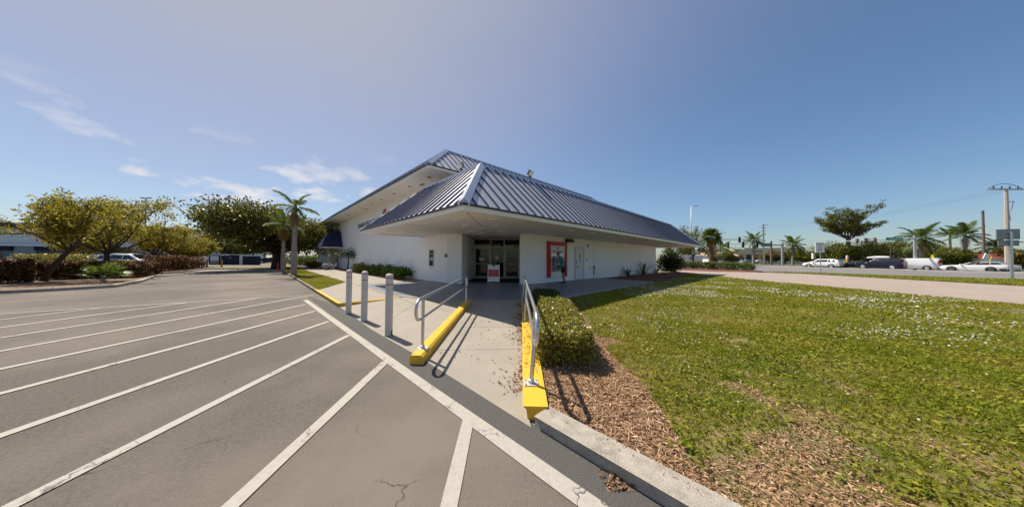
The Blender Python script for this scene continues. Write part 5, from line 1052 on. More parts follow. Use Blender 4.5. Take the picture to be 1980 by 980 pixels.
#        x     zs   zm   zb    zr    ws   wm   wb   wr
SUV = [(2.48, .42, .58, .80, .82, .66, .74, .72, .60), (2.25, .28, .62, .98, 1.0, .84, .93, .88, .72), (1.2, .26, .66, 1.08, 1.13, .88, .97, .92, .78), (.40, .26, .68, 1.10, 1.72, .88, .98, .93, .68), (-1.4, .26, .70, 1.14, 1.76, .88, .98, .93, .68), (-2.15, .30, .72, 1.14, 1.62, .86, .96, .90, .64), (-2.45, .42, .74, 1.05, 1.08, .80, .90, .86, .70)]
vehicle('white_suv', 'white sport utility car waiting at the lights, first in the row', 'car', lpos(2.45, .95), HD, SUV, M_cwhite, (1.5, -1.45), .37, [(.95, .0, .40, .0), (-.08, -.95, -.08, -.95), (-1.03, -1.95, -1.03, -1.75)], [(1.12, .48, 'windscreen'), (-1.62, -2.36, 'rear_window')], tail=[(-2.33, .50, .90, .98, 1.12, .10)], head=[(2.3, .55, .85, .78, .92, .10)], plate=(-2.47, .82), mirror=(.95, .93, 1.08), cladding=(-2.2, 2.2, .24, .40))
d_suv = vehicle('blue_suv', 'dark blue sport utility car with a white roof box, waiting behind the white one', 'car', lpos(9.15, .95), HD, [tuple([s[0] * 1.02] + [a * (1.06 if 0 <= i < 4 else 1.0) for i, a in enumerate(s[1:])]) for s in SUV[:-2]] + [(-2.36, .34, .78, 1.2, 1.80, .88, .97, .92, .68), (-2.5, .42, .78, 1.12, 1.4, .84, .94, .9, .72)], M_cblue, (1.55, -1.45), .39, [(.95, .0, .45, .0), (-.08, -.95, -.08, -.95), (-1.03, -2.25, -1.03, -2.15)], [(1.15, .5, 'windscreen'), (-2.34, -2.49, 'rear_window')], tail=[(-2.42, .55, .95, .92, 1.30, .07)], head=[(2.3, .55, .85, .82, .98, .10)], plate=(-2.52, .9), mirror=(.95, .93, 1.12), cladding=(-2.2, 2.2, .26, .42))
rb = thing('roof_box', 'long white luggage box on the roof of the dark blue car', 'roof box', lpos(9.0, .95) + Vector((0, 0, 1.91)), HD)
mb = MB(); rings = []
for k in range(9):
    f = k / 8; x = 1.15 - 2.3 * f; hh = .38 * (math.sin(math.pi * min(1, .12 + f * .62)) ** .7); w = .42 * (.55 + .45 * math.sin(math.pi * min(1, .12 + f * .75))); rings.append([Vector((x, w * a, hh * b)) for a, b in ((-1, .25), (-.9, .75), (-.5, 1), (.5, 1), (.9, .75), (1, .25), (.8, 0), (-.8, 0))])
mb._add([v for r in rings for v in r], [(i * 8 + j, i * 8 + (j + 1) % 8, i * 8 + 8 + (j + 1) % 8, i * 8 + 8 + j) for i in range(8) for j in range(8)] + [tuple(range(8)), tuple(range(64, 72))[::-1]]); mb.build('shell', M_cwhite, rb, smooth=40)
mb = MB()
for x in (-.6, .6): mb.box(x - .03, x + .03, -.6, .6, -.05, .0); mb.box(x - .02, x + .02, -.56, -.52, -.14, -.03); mb.box(x - .02, x + .02, .52, .56, -.14, -.03)
mb.build('roof_bars', M_trim, rb)
SED = [(2.35, .40, .52, .66, .68, .62, .72, .70, .58), (2.1, .24, .55, .80, .82, .80, .88, .84, .7), (1.0, .22, .58, .90, .95, .84, .91, .86, .74), (.2, .22, .6, .93, 1.40, .84, .91, .87, .60), (-.9, .22, .6, .95, 1.42, .84, .91, .87, .60), (-1.7, .24, .62, .97, 1.02, .84, .91, .86, .72), (-2.3, .36, .62, .92, .95, .78, .86, .82, .70)]
vehicle('dark_sedan', 'dark saloon car showing between the white and the dark blue car', 'car', lpos(5.4, 4.3), HD, SED, M_cblk, (1.4, -1.4), .33, [(.8, -.3, .2, -.3), (-.38, -1.35, -.38, -.9)], [(.95, .28, 'windscreen'), (-1.0, -1.62, 'rear_window')], tail=[(-2.24, .45, .84, .78, .92, .06)], head=[(2.2, .5, .8, .6, .72, .1)], mirror=(.75, .87, .92))
VAN = [(2.65, .42, .60, .80, .82, .70, .80, .78, .66), (2.45, .28, .66, 1.02, 1.05, .86, .94, .9, .76), (1.75, .26, .70, 1.14, 1.20, .90, .98, .94, .80), (1.0, .26, .72, 1.16, 1.86, .9, .99, .96, .80), (-2.45, .26, .74, 1.18, 1.92, .9, .99, .97, .84), (-2.62, .40, .74, 1.15, 1.80, .86, .95, .94, .80)]
vehicle('white_van', 'plain white panel van behind the dark blue car', 'van', lpos(11.6, 3.6), HD, VAN, M_cwhite, (1.75, -1.6), .35, [(1.5, .75, 1.05, .75)], [(1.68, 1.08, 'windscreen')], tail=[(-2.58, .82, .97, .95, 1.45, .07)], head=[(2.5, .55, .85, .8, .95, .1)], plate=(-2.66, .78), mirror=(1.45, .96, 1.2))
wv = [o for o in COL.objects if o.name.startswith('white_van')][0]; mb = MB(); mb.box(-2.675, -2.66, -.66, .66, 1.22, 1.70); mb.build('rear_window', M_cgl, wv)
mb = MB(); mb.box(-2.67, -2.655, -.008, .008, .5, 1.2); mb.build('door_seam', M_trim, wv)
CNV = [(2.40, .36, .50, .66, .68, .62, .74, .72, .60), (2.15, .22, .55, .80, .83, .82, .90, .86, .72), (.9, .20, .58, .92, .96, .87, .95, .90, .78), (.3, .20, .6, .95, .97, .88, .96, .91, .80), (-1.1, .20, .6, .98, 1.0, .88, .96, .92, .82), (-2.1, .26, .62, 1.0, 1.03, .86, .94, .88, .74), (-2.42, .40, .62, .92, .96, .78, .88, .84, .70)]
cv = vehicle('open_sports_car', 'white open topped sports car with dark wheels, last in the row', 'car', lpos(17.1, .95), HD, CNV, M_cwhite, (1.45, -1.35), .35, tail=[(-2.37, .38, .84, .78, .88, .06)], head=[(2.22, .5, .82, .62, .74, .09)], mirror=(.75, .92, .95), rim=mat('dark_alloy', (.12, .12, .125), rough=.35, metal=.7), cladding=(-2.35, -1.9, .26, .5))
mb = MB(); mb.box(-1.15, .55, -.72, .72, .99, 1.012); mb.build('cockpit', M_trim, cv)
mb = MB()
for y in (-.38, .38):
    for x in (-.35, -1.0): mb.cbox(x - .10, x + .08, y - .24, y + .24, 1.0, 1.17, .04); mb.cbox(x - .09, x + .03, y - .12, y + .12, 1.17, 1.28, .03)
mb.build('seats', mat('maroon_leather', (.09, .02, .02), rough=.6), cv)
mb = MB(); mb.tube([(.75, -.74, .96), (.12, -.62, 1.33), (.12, .62, 1.33), (.75, .74, .96)], .03, 6); mb.build('windscreen_frame', M_cwhite, cv, smooth=True)
mb = MB(); mb._add([Vector(p) for p in ((.74, -.72, .97), (.74, .72, .97), (.13, .6, 1.31), (.13, -.6, 1.31))], [(0, 1, 2, 3)]); mb.build('windscreen', glassmat('clear_glass', (.55, .62, .62), .08), cv)
dr_ = thing('person', 'driver with bare head and pale shirt sitting in the open white car', 'person', lpos(17.1, .95) + Vector((0, 0, .0)) , HD)
o = skin_mesh('body', [(-.30, .38, .62), (-.34, .38, .85), (-.36, .38, 1.08), (-.35, .38, 1.22), (-.33, .38, 1.33), (-.31, .38, 1.42), (-.34, .60, 1.08), (-.10, .66, .98), (.12, .55, 1.02), (-.34, .16, 1.08), (-.10, .12, .98), (.12, .22, 1.02)], [(0, 1), (1, 2), (2, 3), (3, 4), (4, 5), (2, 6), (6, 7), (7, 8), (2, 9), (9, 10), (10, 11)], [.14, .13, .14, .055, .085, .07, .06, .042, .03, .06, .042, .03], M_skin, dr_); finish(o)
o = skin_mesh('shirt', [(-.30, .38, .62), (-.34, .38, .85), (-.36, .38, 1.10), (-.34, .58, 1.07), (-.34, .18, 1.07)], [(0, 1), (1, 2), (2, 3), (2, 4)], [.165, .155, .15, .075, .075], mat('pale_cloth', (.55, .50, .48), rough=.9), dr_); finish(o)
o = skin_mesh('hair', [(-.35, .38, 1.38), (-.33, .38, 1.46)], [(0, 1)], [.078, .075], mat('grey_hair', (.18, .16, .14), rough=.8), dr_); finish(o)
vehicle('silver_sedan', 'silver saloon car mostly hidden behind the open white car', 'car', lpos(17.6, 4.4), HD, SED, M_silver, (1.4, -1.4), .33, [(.8, -.3, .2, -.3), (-.38, -1.35, -.38, -.9)], [(.95, .28, 'windscreen'), (-1.0, -1.62, 'rear_window')], tail=[(-2.24, .45, .84, .78, .92, .06)], head=[(2.2, .5, .8, .6, .72, .1)])
# cars glimpsed on the left
vehicle('parked_van', 'white parked car behind the red hedge and the forked tree', 'car', gz(252, 521), R_(20), SUV, M_cwhite, (1.5, -1.45), .37, [(.95, .0, .40, .0), (-.08, -.95, -.08, -.95), (-1.03, -1.95, -1.03, -1.75)], [(1.12, .48, 'windscreen'), (-1.62, -2.36, 'rear_window')], tail=[(-2.33, .50, .90, .98, 1.12, .10)], z=0)
vehicle('parked_car', 'dark parked car far beyond the trunk of the broad tree', 'car', at(523, 505, 62).to_2d().to_3d(), R_(35), SED, M_cblk, (1.4, -1.4), .33, [(.8, -.3, .2, -.3), (-.38, -1.35, -.38, -.9)], [(.95, .28, 'windscreen'), (-1.0, -1.62, 'rear_window')], z=.02)
vehicle('parked_car', 'pale parked car far beyond the short palm', 'car', at(549, 505, 66).to_2d().to_3d(), R_(35), SED, M_silver, (1.4, -1.4), .33, [(.8, -.3, .2, -.3), (-.38, -1.35, -.38, -.9)], [(.95, .28, 'windscreen'), (-1.0, -1.62, 'rear_window')], z=.02)
for px, lab, m_ in ((1446, 'silver parked car before the tan shop windows', M_silver), (1468, 'pale parked car before the tan shop, by the concrete pole', M_cwhite)):
    vehicle('parked_car', lab, 'car', at(px, 505, 92).to_2d().to_3d(), R_(-5), SED, m_, (1.4, -1.4), .33, [(.8, -.3, .2, -.3), (-.38, -1.35, -.38, -.9)], [(.95, .28, 'windscreen'), (-1.0, -1.62, 'rear_window')], z=.13)

# ------------------------------------------------------------------ poles, signals and signs
M_pconc = mat('pole_concrete', (.50, .44, .38), (.42, .37, .32), scale=3, rough=.9); M_pwood = mat('pole_wood', (.22, .17, .135), (.15, .115, .09), scale=6, rough=.95, bump=.5, bscale=20); M_sgrey = mat('signal_grey', (.42, .43, .45), rough=.5, metal=.5); M_sback = mat('sign_back', (.28, .30, .33), rough=.45, metal=.5)
M_sgreen = mat('sign_green', (.0, .16, .10), rough=.5); M_swhite = mat('sign_white', (.78, .78, .77), rough=.5)
def flat_to(p): return Vector((p.x, p.y, 0))
def lamp_pole(px, py_top, Y, label, heads, arm, m):
    b = flat_to(at(px, 505, Y)); h = at(px, py_top, Y).z; t = thing('lamp_post', label, 'lamp post', b)
    mb = MB(); mb.tube([(0, 0, -.05), (0, 0, h)], [.13, .08], 10); mb.build('pole', m, t, smooth=True)
    for (dx, dy) in heads:
        mb = MB(); mb.box(min(0, dx * arm), max(0, dx * arm) + .01, -.04, .04, h - .06, h) if dx else mb.box(-.04, .04, min(0, dy * arm), max(0, dy * arm) + .01, h - .06, h); mb.build('arm', m, t)
        mb = MB(); cx, cy = dx * (arm + .3), dy * (arm + .3); mb.cbox(cx - .35, cx + .35, cy - .22, cy + .22, h - .06, h + .07, .08); mb.build('lamp_head', m, t)
lamp_pole(278.5, 383, 52, 'black twin headed lamp post rising behind the island trees', ((-1, 0), (1, 0)), .35, M_black)
lamp_pole(1337, 398, 62, 'tall grey lamp post rising behind the end of the blue roof', ((1, 0),), .9, M_sgrey)
def pole(px, y0, Y, r0, r1, m, name, label, sides=10):
    b = flat_to(at(px, 505, Y)); h = at(px, y0, Y).z; t = thing(name, label, 'pole', b); mb = MB(); mb.tube([(0, 0, -.1), (0, 0, h)], [r0, r1], sides); mb.build('shaft', m, t, smooth=30 if sides > 4 else False); return t, h
t, h = pole(1477, 434, 74, .30, .20, M_pconc, 'utility_pole', 'pale concrete utility pole between the coconut palm and the wooden post', 4)
for k, (z, l_) in enumerate(((h - .15, 1.4), (h - 1.0, .7), (h - 1.9, .7))):
    mb = MB(); mb.box(-l_ * (.3 if k == 0 else 1.0), l_, -.06, .06, z - .06, z + .06); mb.build('crossarm', M_sgrey, t)
t, h = pole(1491.5, 466, 72, .28, .22, M_pwood, 'wooden_post', 'short weathered wooden post beside the concrete pole')
t, h = pole(1903, 407, 48, .18, .14, M_pwood, 'wooden_post', 'tall bare wooden post left of the thick concrete pole')
mb = MB(); mb.box(-.5, 0, -.03, .03, h - .45, h - .4); mb.build('bolt', M_dgrey, t)
t, h = pole(1949, 366, 40, .30, .18, M_pconc, 'utility_pole', 'thick concrete utility pole with curved insulator arm behind the open white car', 8)
mb = MB(); mb.box(-2.6, 2.6, -.09, .09, h - .1, h + .08); mb.build('crossarm', M_sgrey, t)
for k in range(4):
    x = -1.9 + k * 1.25; mb = MB(); mb.lathe([(.05, 0), (.10, .08), (.05, .12), (.10, .2), (.05, .26), (.09, .34), (.03, .42)], 8, (x, 0, h + .08)); mb.build('insulator', M_dgrey, t)
mb = MB(); mb.tube([(-2.9, 0, h - .15)] + [(-2.9 + 5.8 * i / 14, 0, h - .1 + .95 * math.sin(math.pi * min(1, .06 + i / 15))) for i in range(1, 15)], .035, 6); mb.tube([(.4, 0, h - 1.9), (1.3, 0, h - 1.9)], .05, 6); mb.tube([(1.1, 0, h - 1.9), (1.0, .1, h - 3.0), (.55, .1, h - 3.4), (.75, .1, h - 4.6), (.35, .1, h - 5.6)], .035, 6); mb.build('jumper_cable', M_dgrey, t)
wires = thing('power_line', 'thin power wires running from the concrete pole to the insulator pole', 'wire')
for k in range(3):
    a = at(1477 + (k - 1) * 4, 436 + k * 3.5, 74); b = at(1949 + (k - 1) * 14, 366, 40); mb = MB(); mb.tube([a.lerp(b, i / 12) - Vector((0, 0, 1.2 * math.sin(math.pi * i / 12))) for i in range(13)], .009, 4); mb.build('wire', M_dgrey, wires)
for k in range(2):
    a = at(1477, 437 + k * 5, 74); b = at(1290, 485 + k * 4, 150); mb = MB(); mb.tube([a.lerp(b, i / 8) - Vector((0, 0, 1.0 * math.sin(math.pi * i / 8))) for i in range(9)], .011, 4); mb.build('wire', M_dgrey, wires)
def signal(par, x, z, face, body, sc=1.0, y=0):
    mb = MB(); mb.box(x - .19 * sc, x + .19 * sc, y - .14, y + .14, z - .60 * sc, z + .60 * sc); sg = mb.build('signal_head', body, par, bevel=.03)
    for k, c in enumerate(((.20, .01, .01), (.22, .12, .01), (.01, .10, .05))):
        zz_ = z + (.38 - .38 * k) * sc; mw = Matrix.Translation((x, y + face * .14, zz_)) @ Matrix.Rotation(R_(-90 * face), 4, 'X')
        mb = MB(); mb.lathe([(.13 * sc, 0), (.13 * sc, .01)], 12, mw=mw); mb.build('lamp_lens', mat('lens_' + str(k), c, rough=.3), sg); mb = MB(); mb.tube([mw @ Vector((.155 * sc * math.cos(a), .155 * sc * math.sin(a), .1)) for a in [math.pi * 2 * i / 12 for i in range(13)]], .02, 4, caps=False); mb.build('visor', M_black, sg)
# near-side mast arms at the junction
t, h = pole(1513, 469, 70, .30, .26, M_sgrey, 'signal_mast', 'thick grey pole with a long arm of three dark signals and a street sign', 12)
b = t.location; z = at(1500, 474, 70).z; xl = at(1404, 472.5, 70).x - b.x
mb = MB(); mb.tube([(0, 0, z), (xl * .5, 0, z + .15), (xl, 0, z + .2)], [.16, .12, .07], 8); mb.build('mast_arm', M_sgrey, t, smooth=True)
for px in (1408, 1437, 1464): signal(t, at(px, 472, 70).x - b.x, z + .05, 1, M_black, 1.25)
x0, x1 = at(1471, 472, 70).x - b.x, at(1492, 472, 70).x - b.x; mb = MB(); mb.cbox(x0, x1, -.10, -.04, z - .38, z + .50, .01); ss = mb.build('street_sign', M_sgreen, t); text('street_name', 'Desoto Square', .42, M_swhite, ss, Matrix.Translation(((x0 + x1) / 2, -.105, z + .06)) @ Matrix.Rotation(R_(90), 4, 'X'), .003, sx=.85)
t, h = pole(1393, 462, 82, .3, .26, M_sgrey, 'signal_mast', 'distant signal pole behind the fan palm with one dark signal on its arm', 12)
b = t.location; z = at(1415, 463, 82).z; mb = MB(); mb.tube([(0, 0, z), (at(1438, 463, 82).x - b.x, 0, z)], [.14, .09], 8); mb.build('mast_arm', M_sgrey, t); signal(t, at(1430, 464, 82).x - b.x, z - .1, 1, M_black, 1.5)
t, h = pole(1769.5, 455, 43, .19, .16, M_sgrey, 'signal_mast', 'grey signal post with white arm and green street sign behind the dark blue car', 12)
b = t.location; za, zb_ = at(1762, 460.5, 43).z, at(1628, 467, 43).z; xl = at(1628, 467, 43).x - b.x
mb = MB(); mb.tube([(0, 0, za), (xl, 0, zb_)], [.12, .07], 8); mb.build('mast_arm', mat('arm_white', (.72, .72, .70), rough=.5), t, smooth=True)
M_sigy = mat('signal_orange', (.16, .075, .02), rough=.5)
for px, m_ in ((1657, M_sigy), (1674, M_black), (1691, M_sigy)): x = at(px, 465, 43).x - b.x; signal(t, x, za + (zb_ - za) * x / xl, -1, m_, .62)
x0, x1 = at(1712, 462, 43).x - b.x, at(1745, 460, 43).x - b.x; z = za + (zb_ - za) * .5 * (x0 + x1) / xl; mb = MB(); mb.cbox(x0, x1, -.10, -.05, z - .22, z + .28, .01); ss = mb.build('street_sign', mat('sign_green_painted_lit', (.0, .24, .15), rough=.5), t); text('street_name', 'Tamiami Tr', .36, M_swhite, ss, Matrix.Translation(((x0 + x1) / 2, -.105, z + .03)) @ Matrix.Rotation(R_(90), 4, 'X'), .003, sx=1.15)  # brighter copy of the sign green, light put into its colour
# the two road signs on the verge
b = gz(1587, 529.5, .1); t = thing('road_sign', 'white rectangular road sign with black lettering on a thin grey post by the driveway', 'sign', (b.x, b.y, .1), R_(-8))
h = at(1583, 469, b.y).z - .1; mb = MB(); mb.box(-.03, .03, -.02, .02, -.1, h - .1); mb.build('post', M_sgrey, t)
mb = MB(); mb.cbox(-.50, .32, -.035, -.022, h - 1.05, h, .04); pn = mb.build('panel', M_swhite, t)
for k, s_ in enumerate(('SPEED', 'LIMIT', '45')): text('lettering', s_, .22 if k < 2 else .44, M_black, pn, Matrix.Translation((-.09, -.037, h - .17 - k * .25 - (.08 if k == 2 else 0))) @ Matrix.Rotation(R_(90), 4, 'X'), .002)
b = gz(1957, 540.5, .1); t = thing('road_sign', 'backs of two grey metal road signs on a square post at the verge', 'sign', (b.x, b.y, .1), R_(-28))
h = at(1957, 443, b.y).z - .1; mb = MB(); mb.box(-.06, .06, -.05, .05, -.1, h - .2); mb.build('post', M_galv, t)
mb = MB(); mb.cbox(-.62, .42, .052, .066, h - .80, h, .05); mb.build('sign_plate', M_sback, t); mb = MB(); mb.cbox(-.55, .38, .052, .066, h - 1.32, h - .88, .04); mb.build('sign_plate', M_sback, t)
mb = MB(); mb.box(-.25, .05, .03, .051, h - .25, h - .21); mb.box(-.25, .05, .03, .051, h - .6, h - .56); mb.box(-.22, .05, .03, .051, h - 1.12, h - 1.08); mb.build('bracket', M_sgrey, t)
# blue shop sign, emblem sign, work posts
b = flat_to(at(1584, 505, 62)); t = thing('shop_sign', 'wide blue roadside sign with white end panel above the white car', 'sign', b, R_(8)); z0, z1 = at(1584, 500.5, 62).z, at(1584, 489.5, 62).z
mb = MB(); mb.box(-1.25, 2.0, -.18, .18, z0, z1); pn = mb.build('panel', mat('sign_blue', (.012, .03, .25), rough=.4), t); mb = MB(); mb.box(-1.95, -1.251, -.18, .18, z0, z1); mb.build('end_panel', M_swhite, t); mb = MB(); mb.box(-.2, .2, -.1, .1, 0, z0); mb.build('post', M_sgrey, t)
mb = MB(); mb.box(-.95, 1.75, -.19, -.181, z0 + .12, z0 + .28); mb.build('white_line', M_swhite, pn); mb = MB(); mb.lathe([(.26, 0), (.26, .008)], 16, mw=Matrix.Translation((.15, -.181, z0 + .82)) @ Matrix.Rotation(R_(90), 4, 'X')); mb.build('white_mark', mat('sign_pale_blue', (.3, .4, .65), rough=.5), pn)
b = flat_to(at(1335, 505, 46)); t = thing('monument_sign', 'low white sign wall with a red and blue emblem behind the hedge', 'sign', b, R_(-2)); z1 = at(1335, 493.5, 46).z
mb = MB(); mb.box(-1.95, 1.95, -.22, .22, -.05, z1); pn = mb.build('panel', M_wall, t, bevel=.03)
emblem(pn, Matrix.Translation((0.05, -.222, z1 - .50)) @ Matrix.Rotation(R_(90), 4, 'X'), .62)
b = flat_to(at(1638, 505, 52)); t = thing('marker_post', 'stubby white and yellow marker post behind the white car', 'post', b); z = at(1638, 494, 52).z
mb = MB(); mb.lathe([(.17, 0), (.17, z * .72)], 12); mb.build('yellow_sleeve', M_yel, t, smooth=40); mb = MB(); mb.lathe([(.16, z * .72), (.16, z - .05), (.08, z)], 12); mb.build('white_top', M_swhite, t, smooth=40)
b = lane(2.1, -.6, .16); t = thing('marker_post', 'slim yellow marker post on the median before the white car', 'post', b); mb = MB(); mb.lathe([(.10, 0), (.08, .05), (.045, .06), (.045, .75), (.02, .8)], 10); mb.build('yellow_sleeve', M_yel, t); mb = MB(); mb.lathe([(.05, .5), (.05, .7)], 10); mb.build('dark_band', M_dgrey, t)
b = flat_to(at(1910, 505, 44)); t = thing('work_board', 'tilted white board on a yellow strut by the wooden post', 'sign', b); z = at(1910, 497, 44).z
mb = MB(); mb.box(-.55, .35, -.04, .04, -.55, .5, mw=Matrix.Translation((-.1, 0, z)) @ Matrix.Rotation(R_(28), 4, 'Y')); mb.build('board', M_swhite, t); mb = MB(); mb.tube([(-.3, .05, z), (0, .1, 0)], .05, 6); mb.tube([(.9, .1, z + .1), (-.2, .1, .0)], .06, 6); mb.build('strut', M_yel, t)
b = flat_to(at(1722, 505, 50)); t = thing('thin_post', 'thin bare brown post under the green street sign', 'post', b); mb = MB(); mb.tube([(0, 0, 0), (0, 0, at(1722, 467, 50).z)], .045, 6); mb.build('shaft', M_pwood, t); mb = MB(); mb.lathe([(.06, 0), (.03, .06)], 8, (0, 0, at(1722, 467, 50).z)); mb.build('cap', M_dgrey, t)
b = flat_to(at(1507, 505, 71)); t = thing('signal_cabinet', 'small pale control post next to the thick grey signal pole', 'post', b); mb = MB(); mb.cbox(-.2, .2, -.2, .2, 0, 1.35, .04); mb.build('housing', M_pconc, t); mb = MB(); mb.box(-.24, .24, -.24, .24, 1.35, 1.42); mb.build('lid', M_sgrey, t)

# ------------------------------------------------------------------ buildings across the road
M_tan = mat('tan_stucco', (.66, .55, .38), (.60, .50, .345), scale=.5, rough=.9); M_tan2 = mat('tan_trim', (.36, .33, .28), rough=.85); M_win = mat('shop_glass', (.03, .035, .045), rough=.08, spec=.8)
YB = 112
pL = flat_to(at(1421, 505, YB)); pRr = flat_to(at(1556, 505, YB - 6)); ex = (pRr - pL); LB = ex.length; ang = math.atan2(ex.y, ex.x)
shop = thing('shop_building', 'low tan shop building with flat parapet and dark windows across the road', 'building', pL, ang)
H1 = 6.0
def sb(nm, a, m, par=shop): mb = MB(); mb.box(*a); return mb.build(nm, m, par)
sx = lambda px: (px - 1421) / (1556 - 1421) * LB
sb('wall', (0, LB, .6, 12, 0, H1), M_tan); sb('parapet', (sx(1440), LB + .2, .0, .6, 3.9, H1 + .35), M_tan); sb('parapet', (0, sx(1440) - .01, .05, .6, 3.9, H1 - .15), M_tan); sb('parapet_cap', (sx(1440) - .1, LB + .3, -.08, .7, H1 + .351, H1 + .55), M_tan2); sb('parapet_cap', (-.1, sx(1440) - .101, -.03, .65, H1 - .149, H1 + .0), M_tan2)
for px0, px1 in ((1421, 1428), (1440, 1444), (1455, 1460), (1475, 1482), (1546, 1556)): sb('pier', (sx(px0), sx(px1), .02, .6, 0, 3.9), M_tan)
for px0, px1 in ((1428, 1440), (1444, 1455), (1460, 1475)):
    w = sb('window', (sx(px0), sx(px1), .45, .599, .3, 3.9), M_trim); k = (sx(px1) - sx(px0)) / 2
    for q in range(2): sb('pane', (sx(px0) + k * q + .08, sx(px0) + k * (q + 1) - .08, .42, .449, .45, 2.75), M_win, w); sb('pane', (sx(px0) + k * q + .08, sx(px0) + k * (q + 1) - .08, .42, .449, 2.9, 3.75), M_win, w)
text('shop_lettering', 'Happy Dry Clean', 1.15, M_black, shop, Matrix.Translation((sx(1467.5), -.02, 5.15)) @ Matrix.Rotation(R_(90), 4, 'X'), .03, sx=.52, bold=True)
wl_ = flat_to(at(1398, 505, 105)); lb = thing('white_house', 'low white house with pale roof behind the coconut palm', 'building', wl_, R_(3))
sb('wall', (-6, 8, 0, 9, 0, 2.9), M_wall, lb); mb = MB(); mb._add([Vector(p) for p in ((-6.6, -.6, 2.9), (8.6, -.6, 2.9), (8.6, 9.6, 2.9), (-6.6, 9.6, 2.9), (-3, 4.5, 4.8), (5, 4.5, 4.8))], [(0, 1, 5, 4), (1, 2, 5), (2, 3, 4, 5), (3, 0, 4), (3, 2, 1, 0)]); mb.build('roof', mat('pale_roof', (.55, .40, .33), rough=.9), lb)
for x in (-4, 0, 4): w = sb('window', (x, x + 1.5, -.04, -.001, 1.0, 2.2), M_trim, lb); sb('pane', (x + .1, x + 1.4, -.06, -.041, 1.1, 2.1), M_win, w)
gh = thing('grey_house', 'long low grey house behind the trees across the road', 'building', flat_to(at(1760, 505, 66)), R_(-28))
M_gh = mat('grey_render', (.20, .20, .20), rough=.9); sb('wall', (-8, 22, 0, 8, 0, 3.2), M_gh, gh); sb('roof', (-8.6, 22.6, -.6, 8.6, 3.2, 3.6), mat('grey_roof', (.30, .31, .33), rough=.7), gh)
for x in (-5, 0, 6, 12, 18): w = sb('window', (x, x + 1.6, -.04, -.001, 1.0, 2.3), M_trim, gh); sb('pane', (x + .1, x + 1.5, -.06, -.041, 1.1, 2.2), M_win, w)
sh = thing('white_shed', 'small white shed with a red roof behind the open white car', 'building', flat_to(at(1926, 505, 47)), R_(-20))
sb('wall', (-1.8, 2.2, 0, 3, 0, 2.15), M_wall, sh); sb('shed_door', (-.4, 1.2, -.05, -.001, .1, 1.85), M_swhite, sh); mb = MB(); mb._add([Vector(p) for p in ((-2.1, -.3, 2.15), (2.5, -.3, 2.15), (2.5, 3.3, 2.15), (-2.1, 3.3, 2.15), (-2.1, 1.5, 2.9), (2.5, 1.5, 2.9))], [(0, 1, 5, 4), (2, 3, 4, 5), (1, 2, 5), (3, 0, 4), (3, 2, 1, 0)]); mb.build('roof', mat('red_roof', (.28, .06, .04), rough=.9), sh)
ks = thing('kiosk', 'small stall with yellow fascia behind the pickup truck', 'kiosk', flat_to(at(1822, 505, 52)), R_(-20)); sb('cabin', (-1.1, 1.1, 0, 2, 0, 2.0), M_wall, ks); sb('fascia', (-1.3, .7, -.3, .3, 2.0, 2.75), mat('stall_yellow', (.55, .50, .03), rough=.6), ks); sb('opening', (-.7, .7, -.03, -.001, .9, 1.7), M_trim, ks)

# ------------------------------------------------------------------ left: shops, wall, fence
M_shop = mat('pale_render', (.60, .62, .64), (.55, .57, .59), scale=.4, rough=.9); M_shopb = mat('blue_render', (.24, .30, .38), rough=.9); M_par = mat('dark_parapet', (.045, .055, .07), rough=.7); M_awn = mat('navy_awning', (.008, .012, .045), rough=.8); M_teal = mat('teal_window', (.02, .16, .24), rough=.12, spec=.7)
a0 = flat_to(at(426, 505, 70)); a1 = flat_to(at(0, 505, 54)); dv = (a0 - a1).normalized(); LS = (a0 - a1).length
ls = thing('shopping_building', 'long pale building with dark parapet and navy awnings beyond the island trees', 'building', a1 - dv * 45, math.atan2(dv.y, dv.x)); TL = LS + 45
def lb_(nm, a, m, par=ls): mb = MB(); mb.box(*a); return mb.build(nm, m, par)
lb_('wall', (0, TL, 0, 40, -.1, 7.3), M_shop); lb_('parapet', (-.2, TL + .2, -.2, 40.2, 7.3, 8.35), M_par); lb_('band', (0, TL + .05, -.12, -.001, 5.9, 6.15), M_par); lb_('canopy_slab', (0, TL - 14, -1.4, -.13, 3.45, 3.7), M_swhite)
for i, x in enumerate(np.arange(2, TL - 16, 7.5)):
    pier = lb_('pier', (x, x + 2.6, -.8, -.14, -.1, 3.44), M_shop if i % 2 else M_shopb); lb_('awning', (x + 2.62, x + 7.45, -1.3, -.15, 2.55, 3.43), M_awn)
    w = lb_('window', (x + 2.8, x + 7.3, -.10, -.002, .4, 2.5), M_trim)
    for q in range(3): lb_('pane', (x + 2.9 + q * 1.46, x + 4.28 + q * 1.46, -.14, -.101, .55, 2.4), M_teal if (i + q) % 3 else M_win, w)
for i in range(6): lb_('glazing_bar', (TL - 5 + i * .85, TL - 4.85 + i * .85, -.25, -.13, 2.2, 5.6), M_par)
low = thing('screen_wall', 'low white screen wall with dark coping behind the yellow trees', 'wall', flat_to(at(296, 505, 50)), 0.0); e_ = flat_to(at(398, 505, 48)) - low.location; LW = e_.length; low.rotation_euler.z = math.atan2(e_.y, e_.x)
for i in range(4):
    mb = MB(); mb.box(LW * i / 4 + .01, LW * (i + 1) / 4 - .01, 0, .2, -.05, 1.55); mb.build('wall_panel', M_wall, low)
mb = MB(); mb.box(-.1, LW + .1, -.08, .28, 1.55, 1.85); mb.build('coping', M_awn, low); mb = MB(); mb.box(-.02, LW + .02, -.03, -.001, .25, .38); mb.build('rail', M_par, low)
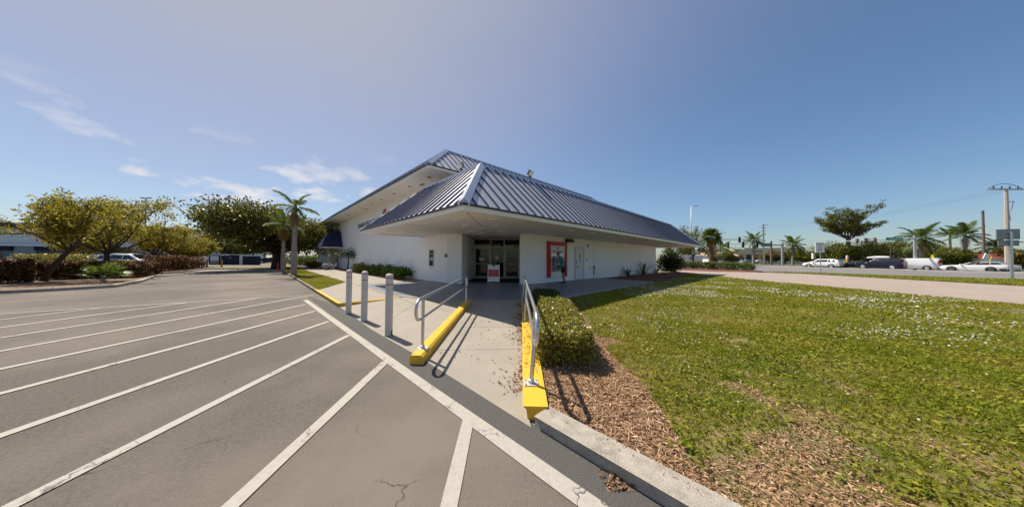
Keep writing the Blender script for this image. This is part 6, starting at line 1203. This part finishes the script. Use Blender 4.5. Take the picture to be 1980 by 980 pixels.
fe = thing('bin_enclosure', 'navy blue panelled bin enclosure with pale posts at the end of the car park', 'enclosure', flat_to(at(404, 505, 47)), 0.0); e_ = flat_to(at(503, 505, 47)) - fe.location; LF = e_.length; fe.rotation_euler.z = math.atan2(e_.y, e_.x); fx = lambda px: (px - 404) / 99 * LF
def fb(nm, a, m, par=fe): mb = MB(); mb.box(*a); return mb.build(nm, m, par)
FH = 1.75
gt = fb('gate', (fx(404), fx(425.5), 0, .1, 0, FH), M_awn); fb('gate_panel', (fx(407), fx(423), -.03, -.001, .75, FH - .12), mat('pale_gate', (.50, .55, .66), rough=.6), gt); fb('gate_panel', (fx(407), fx(423), -.03, -.001, .1, .70), mat('slate_gate', (.16, .21, .31), rough=.6), gt)
for i in range(8): fb('board', (fx(427) + (fx(463) - fx(427)) * i / 8 + .015, fx(427) + (fx(463) - fx(427)) * (i + 1) / 8 - .015, .02, .1, 0, FH - .05), M_awn)
for i in range(8): fb('board', (fx(469) + (fx(503) - fx(469)) * i / 8 + .015, fx(469) + (fx(503) - fx(469)) * (i + 1) / 8 - .015, .02, .1, 0, FH - .12), M_awn)
fb('post', (fx(463.5), fx(468.5), -.05, .25, 0, FH + .05), M_shop); fb('top_rail', (fx(426), fx(468.5), -.08, .3, FH + .051, FH + .16), M_shop); fb('warning_sign', (fx(443), fx(447), -.02, .019, 1.15, 1.35), mat('rust_sign', (.45, .20, .06), rough=.7))
for px, lab in ((400, 'short orange yellow guard post at the end of the white screen wall'), (428.5, 'short yellow guard post between the gate and the navy boards')):
    b = gz(px, 516.5); t = thing('guard_post', lab, 'post', (b.x, b.y, 0)); mb = MB(); mb.lathe([(.11, 0), (.11, .92), (.07, .99), (.01, 1.0)], 12); mb.build('pipe', mat('ochre_paint', (.55, .27, .04), (.48, .23, .03), scale=6, rough=.7), t, smooth=40); mb = MB(); mb.lathe([(.16, 0), (.15, .05), (.112, .06)], 12); mb.build('footing', M_conc2, t)
for px, lab in ((537.5, 'red post left of the short palm trunk'), (551, 'red post right of the short palm trunk')):
    b = gz(px, 522.5, .1); t = thing('red_post', lab, 'post', (b.x, b.y, .1)); mb = MB(); mb.lathe([(.09, 0), (.09, .75), (.05, .82), (.01, .83)], 12); mb.build('pipe', M_red, t, smooth=40); mb = MB(); mb.lathe([(.13, 0), (.12, .04), (.092, .05)], 12); mb.build('footing', M_conc2, t)
b = flat_to(at(370, 505, 44)); t = thing('dark_canopy_post', 'dark post with a small navy canopy before the white screen wall', 'canopy', b); mb = MB(); mb.box(-.12, .12, -.12, .12, 0, 2.2); mb.build('post', M_awn, t); mb = MB(); mb.prism([(-.7, -.7), (2.0, -.7), (2.0, .7), (-.7, .7)], 2.2, 2.45); mb.build('canopy', M_awn, t)
